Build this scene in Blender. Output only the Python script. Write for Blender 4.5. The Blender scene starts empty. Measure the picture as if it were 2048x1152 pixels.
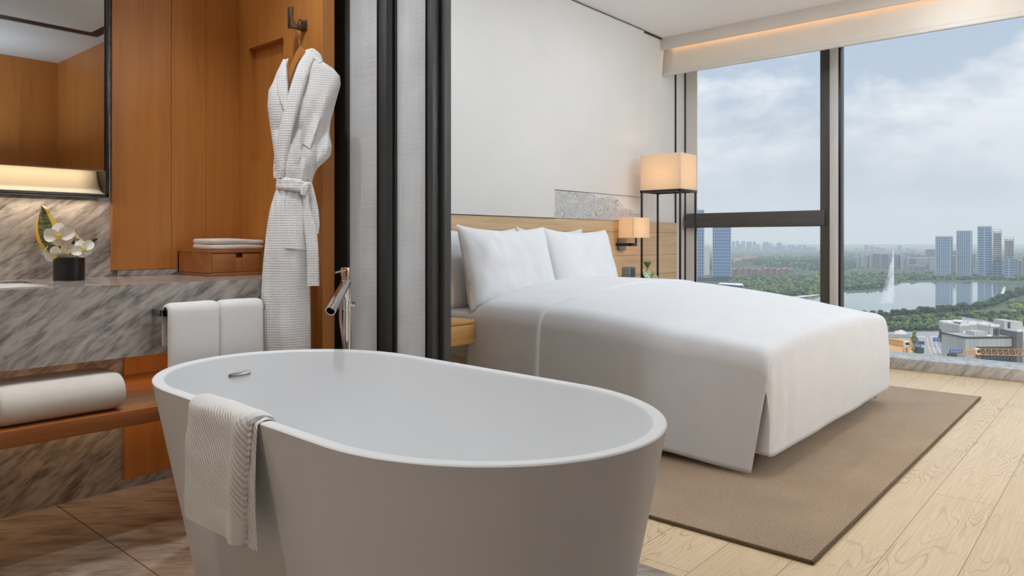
import bpy, bmesh, math, random
from mathutils import Vector, Matrix, noise as mnoise
from mathutils.bvhtree import BVHTree

RND = random.Random(11)
PI = math.pi
# ---- survey of the room: camera 0.95 m above the floor at the world origin, room axes X (towards window) and Y (towards headboard)
F, HZ, HC = 1450.0, 481.0, 0.95
UA, UB = 0.6547, 0.7559
YAW = -math.atan2(UB, UA)


def ray(px, py):
    r = (px - 1024.0) / F
    return Vector((UA * r + UB, -UB * r + UA, -(py - HZ) / F))


def at(px, py, X=None, Y=None, Z=None, D=None):
    """measured point: where the sight line of a surveyed pixel meets a known plane of the room"""
    d = ray(px, py)
    if X is not None:
        t = X / d.x
    elif Y is not None:
        t = Y / d.y
    elif Z is not None:
        t = (Z - HC) / d.z
    else:
        t = D
    p = d * t
    p.z += HC
    return p


C = bpy.context.scene.collection


# ------------------------------------------------------------------ objects
def tag(o, label=None, cat=None, group=None, kind=None):
    if label: o['label'] = label
    if cat: o['category'] = cat
    if group: o['group'] = group
    if kind: o['kind'] = kind
    return o


def thing(name, label, cat, loc, group=None, rz=0.0):
    o = bpy.data.objects.new(name, None)
    o.empty_display_size = 0.1
    o.location = loc
    o.rotation_euler = (0, 0, rz)
    C.objects.link(o)
    return tag(o, label, cat, group)


def wmat(o):
    m = Matrix.LocRotScale(o.location, o.rotation_euler, o.scale)
    return wmat(o.parent) @ m if o.parent else m


class MB:
    """collects shapes (world coordinates) and links them as one mesh object"""

    def __init__(self):
        self.v = []
        self.f = []
        self.mi = []
        self.cur = 0

    def add(self, verts, faces):
        n = len(self.v)
        self.v += [Vector(p) for p in verts]
        self.f += [tuple(i + n for i in fc) for fc in faces]
        self.mi += [self.cur] * len(faces)
        return self

    def addbm(self, bm):
        bm.verts.index_update()
        self.add([v.co.copy() for v in bm.verts], [[v.index for v in f.verts] for f in bm.faces])
        bm.free()
        return self

    def box(self, x0, x1, y0, y1, z0, z1, bev=0.0, seg=2, M=None):
        x0, x1 = min(x0, x1), max(x0, x1); y0, y1 = min(y0, y1), max(y0, y1); z0, z1 = min(z0, z1), max(z0, z1)
        bm = bmesh.new()
        vs = [bm.verts.new(p) for p in ((x0, y0, z0), (x1, y0, z0), (x1, y1, z0), (x0, y1, z0), (x0, y0, z1), (x1, y0, z1), (x1, y1, z1), (x0, y1, z1))]
        for q in ((0, 3, 2, 1), (4, 5, 6, 7), (0, 1, 5, 4), (1, 2, 6, 5), (2, 3, 7, 6), (3, 0, 4, 7)):
            bm.faces.new([vs[i] for i in q])
        if bev > 0:
            bmesh.ops.bevel(bm, geom=bm.edges[:], offset=min(bev, .49 * min(x1 - x0, y1 - y0, z1 - z0)), segments=seg, profile=.5, affect='EDGES')
        if M is not None:
            bm.transform(M)
        return self.addbm(bm)

    def tube(self, pts, r, n=12, caps=True, rad=None):
        pts = [Vector(p) for p in pts]
        rings = []
        prev = None
        for i, p in enumerate(pts):
            a = pts[max(i - 1, 0)]; b = pts[min(i + 1, len(pts) - 1)]
            t = (b - a).normalized()
            if prev is None:
                u = t.orthogonal().normalized()
            else:
                u = (prev - t * prev.dot(t)).normalized()
            prev = u
            w = t.cross(u)
            rr = rad[i] if rad else r
            rings.append([p + (u * math.cos(2 * PI * k / n) + w * math.sin(2 * PI * k / n)) * rr for k in range(n)])
        self.loft(rings, caps=caps)
        return self

    def loft(self, rings, caps=True, closed=True):
        n = len(rings[0])
        V = [p for r in rings for p in r]
        Fc = []
        for i in range(len(rings) - 1):
            for k in range(n if closed else n - 1):
                k2 = (k + 1) % n
                Fc.append((i * n + k, i * n + k2, (i + 1) * n + k2, (i + 1) * n + k))
        if caps and closed:
            Fc.append(tuple(range(n - 1, -1, -1)))
            Fc.append(tuple((len(rings) - 1) * n + k for k in range(n)))
        return self.add(V, Fc)

    def grid(self, fn, nu, nv, wrapu=False):
        V = [fn(i / (nu if wrapu else nu - 1), j / (nv - 1)) for j in range(nv) for i in range(nu)]
        Fc = []
        for j in range(nv - 1):
            for i in range(nu if wrapu else nu - 1):
                i2 = (i + 1) % nu
                Fc.append((j * nu + i, j * nu + i2, (j + 1) * nu + i2, (j + 1) * nu + i))
        return self.add(V, Fc)

    def lathe(self, prof, c, n=32, caps=True):
        rings = [[Vector((c[0] + r * math.cos(2 * PI * k / n), c[1] + r * math.sin(2 * PI * k / n), c[2] + z)) for k in range(n)] for r, z in prof]
        return self.loft(rings, caps=caps)

    def ball(self, c, r, sub=2, sc=(1, 1, 1), jit=0.0, seed=0):
        bm = bmesh.new()
        bmesh.ops.create_icosphere(bm, subdivisions=sub, radius=1.0)
        for v in bm.verts:
            k = 1.0
            if jit:
                k += jit * mnoise.noise(v.co * 2.3 + Vector((seed * 3.1, seed * 1.7, 0)))
            v.co = Vector((c[0] + v.co.x * r * sc[0] * k, c[1] + v.co.y * r * sc[1] * k, c[2] + v.co.z * r * sc[2] * k))
        return self.addbm(bm)

    def build(self, name, mats, parent=None, origin=None, smooth=40, weld=0.0, solid=0.0, subsurf=0, world=False):
        if not isinstance(mats, (list, tuple)):
            mats = [mats]
        o_m = None
        if parent is not None:
            W = wmat(parent)
            o_m = W.inverted()
            org = Vector((0, 0, 0))
        else:
            if world:
                org = Vector((0, 0, 0))
            elif origin is not None:
                org = Vector(origin)
            else:
                xs = [p.x for p in self.v]; ys = [p.y for p in self.v]; zs = [p.z for p in self.v]
                org = Vector(((min(xs) + max(xs)) / 2, (min(ys) + max(ys)) / 2, min(zs)))
        me = bpy.data.meshes.new(name)
        vs = [(o_m @ p) if o_m is not None else (p - org) for p in self.v]
        me.from_pydata([tuple(p) for p in vs], [], self.f)
        for m in mats:
            me.materials.append(m)
        if len(mats) > 1:
            me.polygons.foreach_set('material_index', self.mi)
        if weld:
            bm = bmesh.new(); bm.from_mesh(me)
            bmesh.ops.remove_doubles(bm, verts=bm.verts[:], dist=weld)
            bmesh.ops.recalc_face_normals(bm, faces=bm.faces[:])
            bm.to_mesh(me); bm.free()
        if smooth:
            me.polygons.foreach_set('use_smooth', [True] * len(me.polygons))
            me.update()
            if smooth < 180:
                me.set_sharp_from_angle(angle=math.radians(smooth))
        me.update()
        o = bpy.data.objects.new(name, me)
        C.objects.link(o)
        if parent is not None:
            o.parent = parent
        else:
            o.location = org
        if solid:
            s = o.modifiers.new('thickness', 'SOLIDIFY'); s.thickness = solid; s.offset = -1
        if subsurf:
            s = o.modifiers.new('smooth', 'SUBSURF'); s.levels = subsurf; s.render_levels = subsurf
        return o


def structure(name, mb, mats, **k):
    o = mb.build(name, mats, world=True, **k)
    o['kind'] = 'structure'
    return o


def copy_tree(o, parent=None):
    c = o.copy(); C.objects.link(c)
    if parent is not None:
        c.parent = parent
    for ch in list(o.children):
        copy_tree(ch, c)
    return c


def sm(x):
    x = max(0.0, min(1.0, x))
    return x * x * (3 - 2 * x)


def lerp(a, b, t):
    return a + (b - a) * t


def interp(x, xs, ys):
    if x <= xs[0]: return ys[0]
    for i in range(len(xs) - 1):
        if x <= xs[i + 1]:
            return lerp(ys[i], ys[i + 1], (x - xs[i]) / (xs[i + 1] - xs[i]))
    return ys[-1]


# ------------------------------------------------------------------ materials
def srgb(r, g, b):
    def f(c):
        c /= 255.0
        return c / 12.92 if c <= .04045 else ((c + .055) / 1.055) ** 2.4
    return (f(r), f(g), f(b), 1.0)


class NT:
    def __init__(self, name):
        self.m = bpy.data.materials.new(name)
        self.m.use_nodes = True
        self.t = self.m.node_tree
        for n in list(self.t.nodes): self.t.nodes.remove(n)
        self.out = self.t.nodes.new('ShaderNodeOutputMaterial')

    def n(self, typ, ins=None, **props):
        nd = self.t.nodes.new(typ)
        for k, v in props.items(): setattr(nd, k, v)
        if ins:
            for k, v in ins.items():
                s = nd.inputs[k]
                if isinstance(v, bpy.types.NodeSocket): self.t.links.new(v, s)
                else: s.default_value = v
        return nd

    def link(self, a, b): self.t.links.new(a, b)

    def math(self, op, a, b=0.0, c=0.0):
        nd = self.n('ShaderNodeMath', operation=op)
        for i, v in enumerate((a, b, c)):
            if isinstance(v, bpy.types.NodeSocket): self.link(v, nd.inputs[i])
            else: nd.inputs[i].default_value = v
        return nd.outputs[0]

    def obj(self, scale=(1, 1, 1), rot=(0, 0, 0), loc=(0, 0, 0), gen=False):
        tc = self.n('ShaderNodeTexCoord')
        mp = self.n('ShaderNodeMapping', {'Scale': scale, 'Rotation': rot, 'Location': loc})
        self.link(tc.outputs['Generated' if gen else 'Object'], mp.inputs[0])
        return mp.outputs[0]

    def noise(self, vec, scale=5., detail=4., rough=.55, dist=0., **k):
        nd = self.n('ShaderNodeTexNoise', {'Scale': scale, 'Detail': detail, 'Roughness': rough, 'Distortion': dist}, **k)
        if vec is not None: self.link(vec, nd.inputs['Vector'])
        return nd

    def ramp(self, fac, stops, interp='LINEAR'):
        nd = self.n('ShaderNodeValToRGB')
        nd.color_ramp.interpolation = interp
        el = nd.color_ramp.elements
        while len(el) < len(stops): el.new(.5)
        for e, (p, c) in zip(el, stops):
            e.position = p
            e.color = c if len(c) == 4 else (*c, 1)
        self.link(fac, nd.inputs[0])
        return nd.outputs[0]

    def mix(self, fac, a, b, mode='MIX'):
        nd = self.n('ShaderNodeMix', data_type='RGBA', blend_type=mode)
        for i, v in ((0, fac), (6, a), (7, b)):
            if isinstance(v, bpy.types.NodeSocket): self.link(v, nd.inputs[i])
            else: nd.inputs[i].default_value = v
        return nd.outputs[2]

    def bump(self, h, strength=.2, dist=.01):
        return self.n('ShaderNodeBump', {'Height': h, 'Strength': strength, 'Distance': dist}).outputs[0]

    def bsdf(self, col, rough=.5, metal=0., normal=None, **k):
        p = self.n('ShaderNodeBsdfPrincipled')
        for key, v in (('Base Color', col), ('Roughness', rough), ('Metallic', metal)):
            if isinstance(v, bpy.types.NodeSocket): self.link(v, p.inputs[key])
            else: p.inputs[key].default_value = v
        for key, v in k.items():
            key = key.replace('_', ' ')
            if isinstance(v, bpy.types.NodeSocket): self.link(v, p.inputs[key])
            else: p.inputs[key].default_value = v
        if normal is not None: self.link(normal, p.inputs['Normal'])
        self.link(p.outputs[0], self.out.inputs[0])
        return p


def plain(name, col, rough=.5, metal=0., var=.08, vs=6., bump=0., bs=80., bd=.002, **k):
    t = NT(name)
    v = t.obj()
    nz = t.noise(v, vs, 3.)
    a = tuple(c * (1 - var) for c in col[:3]) + (1,)
    b = tuple(min(1, c * (1 + var)) for c in col[:3]) + (1,)
    colr = t.ramp(nz.outputs[0], [(.3, a), (.7, b)])
    nrm = t.bump(t.noise(v, bs, 3.).outputs[0], bump, bd) if bump else None
    t.bsdf(colr, rough, metal, nrm, **k)
    return t.m


def wood(name, light, dark, grain='Z', rough=.42, fine=1.0, bump=.05):
    t = NT(name)
    s = {'Z': (22, 22, 1.1), 'X': (1.1, 22, 22), 'Y': (22, 1.1, 22)}[grain]
    v = t.obj(scale=s)
    a = t.noise(v, 1.2, 6., .6, .6).outputs[0]
    s2 = {'Z': (160, 160, 3), 'X': (3, 160, 160), 'Y': (160, 3, 160)}[grain]
    b = t.noise(t.obj(scale=s2), 1.5 * fine, 2.).outputs[0]
    w = t.math('ADD', t.math('MULTIPLY', a, .7), t.math('MULTIPLY', b, .3))
    col = t.ramp(w, [(.3, dark), (.52, light), (.72, tuple(min(1, c * 1.12) for c in light[:3]))])
    t.bsdf(col, rough, 0., t.bump(b, bump, .002))
    return t.m


def marble(name, rot, cols, rough=.18, sc=1.0, tiles=None):
    t = NT(name)
    v = t.obj(rot=rot)
    mp = t.n('ShaderNodeMapping', {'Scale': (1.0 * sc, 3.2 * sc, 4.2 * sc)})
    t.link(v, mp.inputs[0])
    warp = t.noise(mp.outputs[0], 1.3, 4., .5, 0.)
    add = t.n('ShaderNodeMix', data_type='RGBA', blend_type='ADD')
    add.inputs[0].default_value = .45
    t.link(mp.outputs[0], add.inputs[6]); t.link(warp.outputs[1], add.inputs[7])
    n1 = t.noise(add.outputs[2], 2.6, 9., .62, .35).outputs[0]
    mp2 = t.n('ShaderNodeMapping', {'Scale': (2.2 * sc, 9 * sc, 12 * sc)})
    t.link(v, mp2.inputs[0])
    n2 = t.noise(mp2.outputs[0], 2.2, 6., .6, .3).outputs[0]
    w = t.math('ADD', t.math('MULTIPLY', n1, .72), t.math('MULTIPLY', n2, .28))
    col = t.ramp(w, [(.33, cols[0]), (.43, cols[1]), (.52, cols[2]), (.66, cols[3])])
    nrm = None
    if tiles:
        br = t.n('ShaderNodeTexBrick', {'Scale': 1., 'Mortar Size': .0022, 'Brick Width': tiles[0], 'Row Height': tiles[1], 'Color1': (1, 1, 1, 1), 'Color2': (.9, .9, .9, 1), 'Mortar': (.25, .23, .2, 1)}, offset=0.0)
        t.link(t.obj(loc=tiles[2], rot=(0, 0, tiles[3])), br.inputs[0])
        col = t.mix(1., col, br.outputs[0], 'MULTIPLY')
    t.bsdf(col, rough, 0., nrm)
    return t.m


def cloth(name, col, bs=350., strength=.25, bd=.002, rough=.9, waffle=None, rot=0.0, rib=None, var=.03, loc=(0, 0, 0)):
    t = NT(name)
    v = t.obj(rot=(0, 0, rot))
    nz = t.noise(v, 9., 3.).outputs[0]
    a = tuple(c * (1 - var) for c in col[:3]) + (1,)
    colr = t.ramp(nz, [(.35, a), (.65, col)])
    h = t.noise(v, bs, 2.).outputs[0]
    h = t.math('MULTIPLY', h, .25 if (waffle or rib) else 1.)
    if waffle:
        sp = t.n('ShaderNodeSeparateXYZ'); t.link(v, sp.inputs[0])
        k = 2 * PI / waffle
        w1 = t.math('SINE', t.math('MULTIPLY', sp.outputs[0], k))
        w2 = t.math('SINE', t.math('MULTIPLY', sp.outputs[2], k))
        pw = t.math('MAXIMUM', t.math('MULTIPLY', w1, .55), w2)
        h = t.math('ADD', h, pw)
    if rib:
        sp = t.n('ShaderNodeSeparateXYZ'); t.link(t.obj(rot=rib[1]), sp.inputs[0])
        k = 2 * PI / rib[0]
        w1 = t.math('SINE', t.math('MULTIPLY', sp.outputs[0], k))
        w2 = t.math('SINE', t.math('MULTIPLY', sp.outputs[2], k * .8))
        h = t.math('ADD', h, t.math('ADD', w1, t.math('MULTIPLY', w2, .25)))
    t.bsdf(colr, rough, 0., t.bump(h, strength, bd), Sheen_Weight=.15)
    return t.m


MT = {}
MT['wall_white'] = plain('wall_white_paint', srgb(226, 224, 221), .75, var=.015, bump=.03, bs=300)
MT['panel_white'] = plain('white_wall_panel', srgb(222, 220, 217), .6, var=.02, vs=3, bump=.04, bs=260)
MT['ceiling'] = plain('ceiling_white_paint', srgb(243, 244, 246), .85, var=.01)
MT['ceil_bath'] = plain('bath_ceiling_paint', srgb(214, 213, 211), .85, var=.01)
MT['black_gap'] = plain('black_recess', srgb(16, 15, 14), .4, var=.1)
MT['dark_gap'] = plain('dark_guide_and_gasket', srgb(40, 38, 36), .6, var=.1)  # curtain guide strip and window gasket
MT['orange_wood'] = wood('amber_veneer', srgb(190, 124, 60), srgb(174, 109, 50), 'Z')
MT['orange_wood_x'] = wood('amber_veneer_horizontal', srgb(160, 96, 48), srgb(126, 70, 34), 'X')
MT['oak'] = wood('light_oak_veneer', srgb(208, 178, 140), srgb(184, 150, 112), 'X', .5)
MT['oak_warm'] = wood('honey_oak', srgb(206, 160, 98), srgb(176, 126, 70), 'X', .4)
MT['box_wood'] = wood('walnut_box_wood', srgb(166, 104, 54), srgb(128, 76, 38), 'X', .45)
GREYS = [srgb(96, 91, 89), srgb(138, 131, 127), srgb(174, 166, 159), srgb(200, 193, 187)]
MT['marble_front'] = marble('veined_grey_marble', (0, math.radians(36), 0), GREYS, .16, 3.8)
MT['marble_floor'] = marble('veined_brown_marble_floor', (0, 0, math.radians(44)), [srgb(106, 97, 88), srgb(144, 133, 121), srgb(172, 160, 146), srgb(192, 181, 168)], .2, 1.7, tiles=(1.2, 6., (.303, 3, 0), 0.0))
MT['marble_sill'] = marble('veined_grey_sill_marble', (math.radians(52), 0, math.radians(90)), [srgb(120, 118, 118), srgb(158, 156, 155), srgb(188, 186, 184), srgb(208, 206, 203)], .2, 2.2)
MT['bounce_slab'] = marble('pale_grey_bounce_slab', (0, math.radians(36), 0), [srgb(150, 148, 146), srgb(186, 184, 182), srgb(212, 210, 208), srgb(226, 225, 223)], .2, 2.)
MT['tub'] = plain('matte_white_stone_resin', srgb(227, 229, 231), .42, var=.012, vs=3)
MT['chrome'] = plain('polished_chrome', srgb(222, 216, 212), .06, 1., var=.02)
MT['rose_chrome'] = plain('warm_chrome', srgb(226, 198, 180), .09, 1., var=.03)
MT['steel'] = plain('brushed_steel', srgb(150, 148, 146), .3, 1., var=.06)
MT['bronze'] = plain('aged_bronze', srgb(120, 104, 88), .35, .85, var=.1)
MT['hose'] = plain('pinkish_metal_hose', srgb(170, 140, 130), .3, .7, var=.06)
MT['black_metal'] = plain('black_lacquered_metal', srgb(26, 24, 22), .28, var=.15, vs=2)
MT['grey_metal'] = plain('dark_grey_metal_frame', srgb(62, 62, 61), .42, var=.08, vs=2)
MT['win_metal'] = plain('charcoal_window_metal', srgb(78, 75, 71), .45, var=.05)
MT['win_light'] = plain('pale_window_mullion', srgb(205, 204, 201), .5, var=.03)
MT['linen'] = cloth('white_cotton_sheet', srgb(236, 237, 240), 700, .06, .001, .85)
MT['duvet'] = cloth('white_cotton_duvet', srgb(234, 236, 239), 420, .05, .001, .82)
MT['terry'] = cloth('white_terry_towel', srgb(232, 230, 228), 420, .5, .004)
MT['terry_cream'] = cloth('cream_terry_towel', srgb(232, 226, 218), 420, .5, .004)
MT['robe'] = cloth('white_waffle_cotton', srgb(232, 230, 229), 500, .34, .003, waffle=.0088, rot=-YAW)
MT['rib'] = cloth('white_ribbed_towel', srgb(226, 225, 224), 500, .4, .003, rib=(.0095, (math.radians(42), 0, PI / 2)))
MT['rib_plain'] = cloth('white_flat_towel_border', srgb(226, 225, 224), 600, .2, .002)
MT['blind'] = cloth('cream_blind_fabric', srgb(226, 218, 206), 300, .12, .001)
MT['pelmet'] = plain('cream_pelmet_paint', srgb(226, 219, 211), .7, var=.02)
MT['black_pot'] = plain('black_glazed_ceramic', srgb(18, 17, 17), .35, var=.2)
MT['mirror'] = plain('silvered_mirror', (.86, .85, .83, 1), .012, 1., var=.004)
MT['outlet'] = plain('grey_socket_plate', srgb(128, 130, 132), .35, .4, var=.05)
MT['outlet_dark'] = plain('charcoal_socket_face', srgb(82, 84, 88), .35, .2, var=.08)


def mk_floor():
    t = NT('pale_oak_floor_planks')
    br = t.n('ShaderNodeTexBrick', {'Scale': 1., 'Mortar Size': .0016, 'Mortar Smooth': .3, 'Brick Width': 1.9, 'Row Height': .195, 'Color1': (0, 0, 0, 1), 'Color2': (1, 1, 1, 1), 'Mortar': (.5, .5, .5, 1)}, offset=.37, offset_frequency=2)
    base = t.obj()
    t.link(base, br.inputs[0])
    rnd = t.n('ShaderNodeSeparateColor'); t.link(br.outputs[0], rnd.inputs[0])
    w = t.math('MULTIPLY', rnd.outputs[0], 9.)
    # cathedral figure: iso-lines of a stretched noise
    mp = t.obj(scale=(1.15, 7.5, 1))
    nz = t.n('ShaderNodeTexNoise', {'Scale': 1., 'Detail': 2.5, 'Roughness': .5, 'Distortion': .35}, noise_dimensions='4D')
    t.link(mp, nz.inputs['Vector']); t.link(w, nz.inputs['W'])
    s = t.math('SINE', t.math('MULTIPLY', nz.outputs[0], 165.))
    lines = t.ramp(s, [(.0, (1, 1, 1, 1)), (.62, (1, 1, 1, 1)), (.97, (0, 0, 0, 1))])
    patch = t.noise(t.obj(scale=(1.1, 3., 1)), 1.3, 2.).outputs[0]
    pm = t.ramp(patch, [(.42, (0, 0, 0, 1)), (.62, (1, 1, 1, 1))])
    fine = t.noise(t.obj(scale=(4, 150, 1)), 1., 3.).outputs[0]
    c0 = t.ramp(fine, [(.3, srgb(213, 185, 145)), (.7, srgb(230, 204, 166))])
    tone = t.ramp(rnd.outputs[0], [(0, (.93, .92, .90, 1)), (1, (1.0, 1.0, 1.0, 1))])
    c1 = t.mix(1., c0, tone, 'MULTIPLY')
    inv = t.math('SUBTRACT', 1., lines)
    c2 = t.mix(t.math('MULTIPLY', t.math('MULTIPLY', inv, pm), .5), c1, srgb(150, 122, 90))
    c3 = t.mix(t.math('MULTIPLY', br.outputs[1], .8), c2, srgb(118, 94, 68))
    t.bsdf(c3, .38, 0., t.bump(br.outputs[1], -.25, .002))
    return t.m


MT['oak_floor'] = mk_floor()


def mk_rug():
    t = NT('brown_woven_rug')
    v = t.obj()
    fine = t.noise(v, 240., 3., .7).outputs[0]
    big = t.noise(v, 2.2, 4.).outputs[0]
    w = t.math('ADD', t.math('MULTIPLY', fine, .82), t.math('MULTIPLY', big, .18))
    col = t.ramp(w, [(.36, srgb(122, 98, 75)), (.5, srgb(158, 132, 105)), (.64, srgb(182, 156, 128))])
    t.bsdf(col, .95, 0., t.bump(fine, .6, .004), Sheen_Weight=.2)
    return t.m


MT['rug'] = mk_rug()
MT['rug_edge'] = plain('dark_rug_binding', srgb(98, 78, 58), .95, var=.2, vs=120, bump=.4, bs=300)


def mk_sheer():
    t = NT('woven_fabric_glass')
    a = t.noise(t.obj(scale=(1, 2, 260)), 1., 3.).outputs[0]
    b = t.noise(t.obj(scale=(1, 330, 1.5)), 1., 3.).outputs[0]
    big = t.noise(t.obj(scale=(1, 3, 4)), 1., 3.).outputs[0]
    w = t.math('ADD', t.math('ADD', t.math('MULTIPLY', a, .38), t.math('MULTIPLY', b, .38)), t.math('MULTIPLY', big, .24))
    col = t.ramp(w, [(.36, srgb(214, 214, 214)), (.5, srgb(240, 240, 240)), (.62, srgb(248, 248, 248))])
    d = t.n('ShaderNodeBsdfDiffuse'); t.link(col, d.inputs[0])
    tl = t.n('ShaderNodeBsdfTranslucent'); t.link(col, tl.inputs[0])
    mx = t.n('ShaderNodeMixShader', {0: .6}); t.link(d.outputs[0], mx.inputs[1]); t.link(tl.outputs[0], mx.inputs[2])
    gl = t.n('ShaderNodeBsdfGlossy', {'Roughness': .06})
    m2 = t.n('ShaderNodeMixShader', {0: .03}); t.link(mx.outputs[0], m2.inputs[1]); t.link(gl.outputs[0], m2.inputs[2])
    t.link(m2.outputs[0], t.out.inputs[0])
    return t.m


MT['sheer'] = mk_sheer()


def mk_art():
    t = NT('ink_contour_mountain_print')
    tc = t.n('ShaderNodeTexCoord')
    sp = t.n('ShaderNodeSeparateXYZ'); t.link(tc.outputs['Generated'], sp.inputs[0])
    ridge = t.ramp(sp.outputs[0], [(0, (1, 1, 1, 1)), (.36, (1, 1, 1, 1)), (.46, (.84, .84, .84, 1)), (.62, (.92, .92, .92, 1)), (.70, (.80, .80, .80, 1)), (.76, (.50, .50, .50, 1)), (.84, (.46, .46, .46, 1)), (.90, (.30, .30, .30, 1)), (1, (.42, .42, .42, 1))])
    v = t.obj(scale=(1, 1, 2.2))
    rn = t.noise(v, 14., 5.).outputs[0]
    r2 = t.math('ADD', ridge, t.math('MULTIPLY', t.math('SUBTRACT', rn, .5), .22))
    mask = t.math('LESS_THAN', sp.outputs[2], r2)
    nz = t.noise(v, 2.4, 6., .55, .8).outputs[0]
    s = t.math('SINE', t.math('MULTIPLY', nz, 260.))
    dens = t.noise(v, 9., 5.).outputs[0]
    ln = t.ramp(t.math('ADD', t.math('MULTIPLY', s, .5), t.math('MULTIPLY', dens, 1.1)), [(.2, (0, 0, 0, 1)), (.9, (1, 1, 1, 1))])
    k = t.math('MULTIPLY', mask, t.math('SUBTRACT', 1., ln))
    col = t.mix(t.math('MULTIPLY', k, .58), srgb(218, 217, 215), srgb(84, 84, 86))
    t.bsdf(col, .6)
    return t.m


MT['art'] = mk_art()


def mk_glass():
    t = NT('clear_window_glass')
    tr = t.n('ShaderNodeBsdfTransparent', {'Color': (.97, .98, .98, 1)})
    gl = t.n('ShaderNodeBsdfGlossy', {'Color': (1, 1, 1, 1), 'Roughness': .22})
    nz = t.noise(t.obj(), .6, 1.).outputs[0]
    fr = t.n('ShaderNodeFresnel', {'IOR': 1.06})
    mx = t.n('ShaderNodeMixShader')
    t.link(t.math('MULTIPLY', fr.outputs[0], t.math('ADD', .55, t.math('MULTIPLY', nz, .1))), mx.inputs[0])
    t.link(tr.outputs[0], mx.inputs[1]); t.link(gl.outputs[0], mx.inputs[2])
    t.link(mx.outputs[0], t.out.inputs[0])
    return t.m


MT['glass'] = mk_glass()


def mk_shade(name, col, em, strength):
    t = NT(name)
    v = t.obj()
    nz = t.noise(t.obj(scale=(260, 260, 40)), 1., 2.).outputs[0]
    c = t.ramp(nz, [(.3, tuple(x * .93 for x in col[:3])), (.7, col)])
    d = t.n('ShaderNodeBsdfDiffuse'); t.link(c, d.inputs[0])
    tl = t.n('ShaderNodeBsdfTranslucent'); t.link(c, tl.inputs[0])
    mx = t.n('ShaderNodeMixShader', {0: .5}); t.link(d.outputs[0], mx.inputs[1]); t.link(tl.outputs[0], mx.inputs[2])
    e = t.n('ShaderNodeEmission', {'Color': em, 'Strength': strength})
    ad = t.n('ShaderNodeAddShader'); t.link(mx.outputs[0], ad.inputs[0]); t.link(e.outputs[0], ad.inputs[1])
    t.link(ad.outputs[0], t.out.inputs[0])
    return t.m


MT['shade'] = mk_shade('glowing_linen_shade', srgb(247, 232, 211), (1, .68, .38, 1), .03)
MT['cove'] = plain('cream_lit_cove', srgb(240, 226, 200), .6, var=.02)


def mk_bulb(name, col, s):
    t = NT(name)
    nz = t.noise(t.obj(), 3., 1.).outputs[0]
    e = t.n('ShaderNodeEmission', {'Strength': s})
    t.link(t.ramp(nz, [(0, col), (1, tuple(min(1, c * 1.03) for c in col[:3]))]), e.inputs[0])
    t.link(e.outputs[0], t.out.inputs[0])
    return t.m


MT['bulb'] = mk_bulb('warm_bulb', (1, .75, .5, 1), 12.)
HAZE, SKY, SUN, BED_E, CEIL_FILL_E, BATH_E, UP_E, EXPO = .00015, .89, 2.4, 5.9, 160.0, 38.0, 23.0, 0.0
# =================================================================== THE SETTING
B = MB
CEIL, BCEIL = 2.735, 2.5
YV, YH, X1, XG = 2.94, 3.2, 1.587, 6.16
structure('floor', B().box(1.86, 6.25, -3.0, 3.3, -.12, 0), MT['oak_floor'], smooth=0)
structure('floor_bathroom', B().box(-1.6, 1.86, -1.56, 3.2, -.12, 0), MT['marble_floor'], smooth=0)
structure('ceiling', B().box(2.2, 6.4, -3.1, 3.35, CEIL, 2.95), MT['ceiling'], smooth=0)
bc = B()
# bathroom ceiling with a recessed slot
bc.box(-1.6, 2.2, -1.56, -.33, BCEIL, 2.95).box(-1.6, 2.03, -.21, 3.35, BCEIL, 2.95).box(2.115, 2.2, -.33, 3.35, BCEIL, 2.95).box(-1.6, 2.115, -.33, -.21, 2.66, 2.95).box(2.03, 2.115, -.33, 3.35, 2.66, 2.95)
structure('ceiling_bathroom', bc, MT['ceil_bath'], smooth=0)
sl = B().box(-1.6, 2.115, -.33, -.215, 2.505, 2.66).box(2.031, 2.114, -.216, 3.3, 2.505, 2.66)
structure('trim_1', sl, MT['black_gap'], smooth=0)
# headboard wall
structure('wall_headboard', B().box(1.64, 6.4, YH, 3.35, 0, CEIL), MT['wall_white'], smooth=0)
structure('trim_2', B().box(1.9, 4.122, 3.165, YH, 1.112, 2.722, .002), MT['panel_white'], smooth=0)
structure('trim_3', B().box(4.1235, 5.36, 3.168, YH, 1.316, 2.722, .002), MT['panel_white'], smooth=0)
structure('trim_4', B().box(1.9, 5.7, 3.185, YH, 2.7225, 2.7345), MT['black_gap'], smooth=0)  # black strip painted in for the shade of the ceiling gap
structure('trim_5', B().box(5.955, 5.972, 3.19, YH, .0, 2.7), MT['dark_gap'], smooth=0)
# vanity wall: marble, with amber wood cladding to its right
structure('wall_vanity', B().box(-1.6, 1.64, YV, 3.2, 0, BCEIL), MT['marble_front'], smooth=0)
wc = B()
for a, b in ((1.077, 1.2968), (1.2982, 1.4398), (1.441, X1)):
    wc.box(a, b, YV - .016, YV, .838, BCEIL, .0006)
structure('trim_6', wc, MT['orange_wood'], smooth=0)
structure('trim_7', B().box(1.122, 1.552, YV - .012, YV, .036, .6, .001), MT['orange_wood'], smooth=0)
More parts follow.
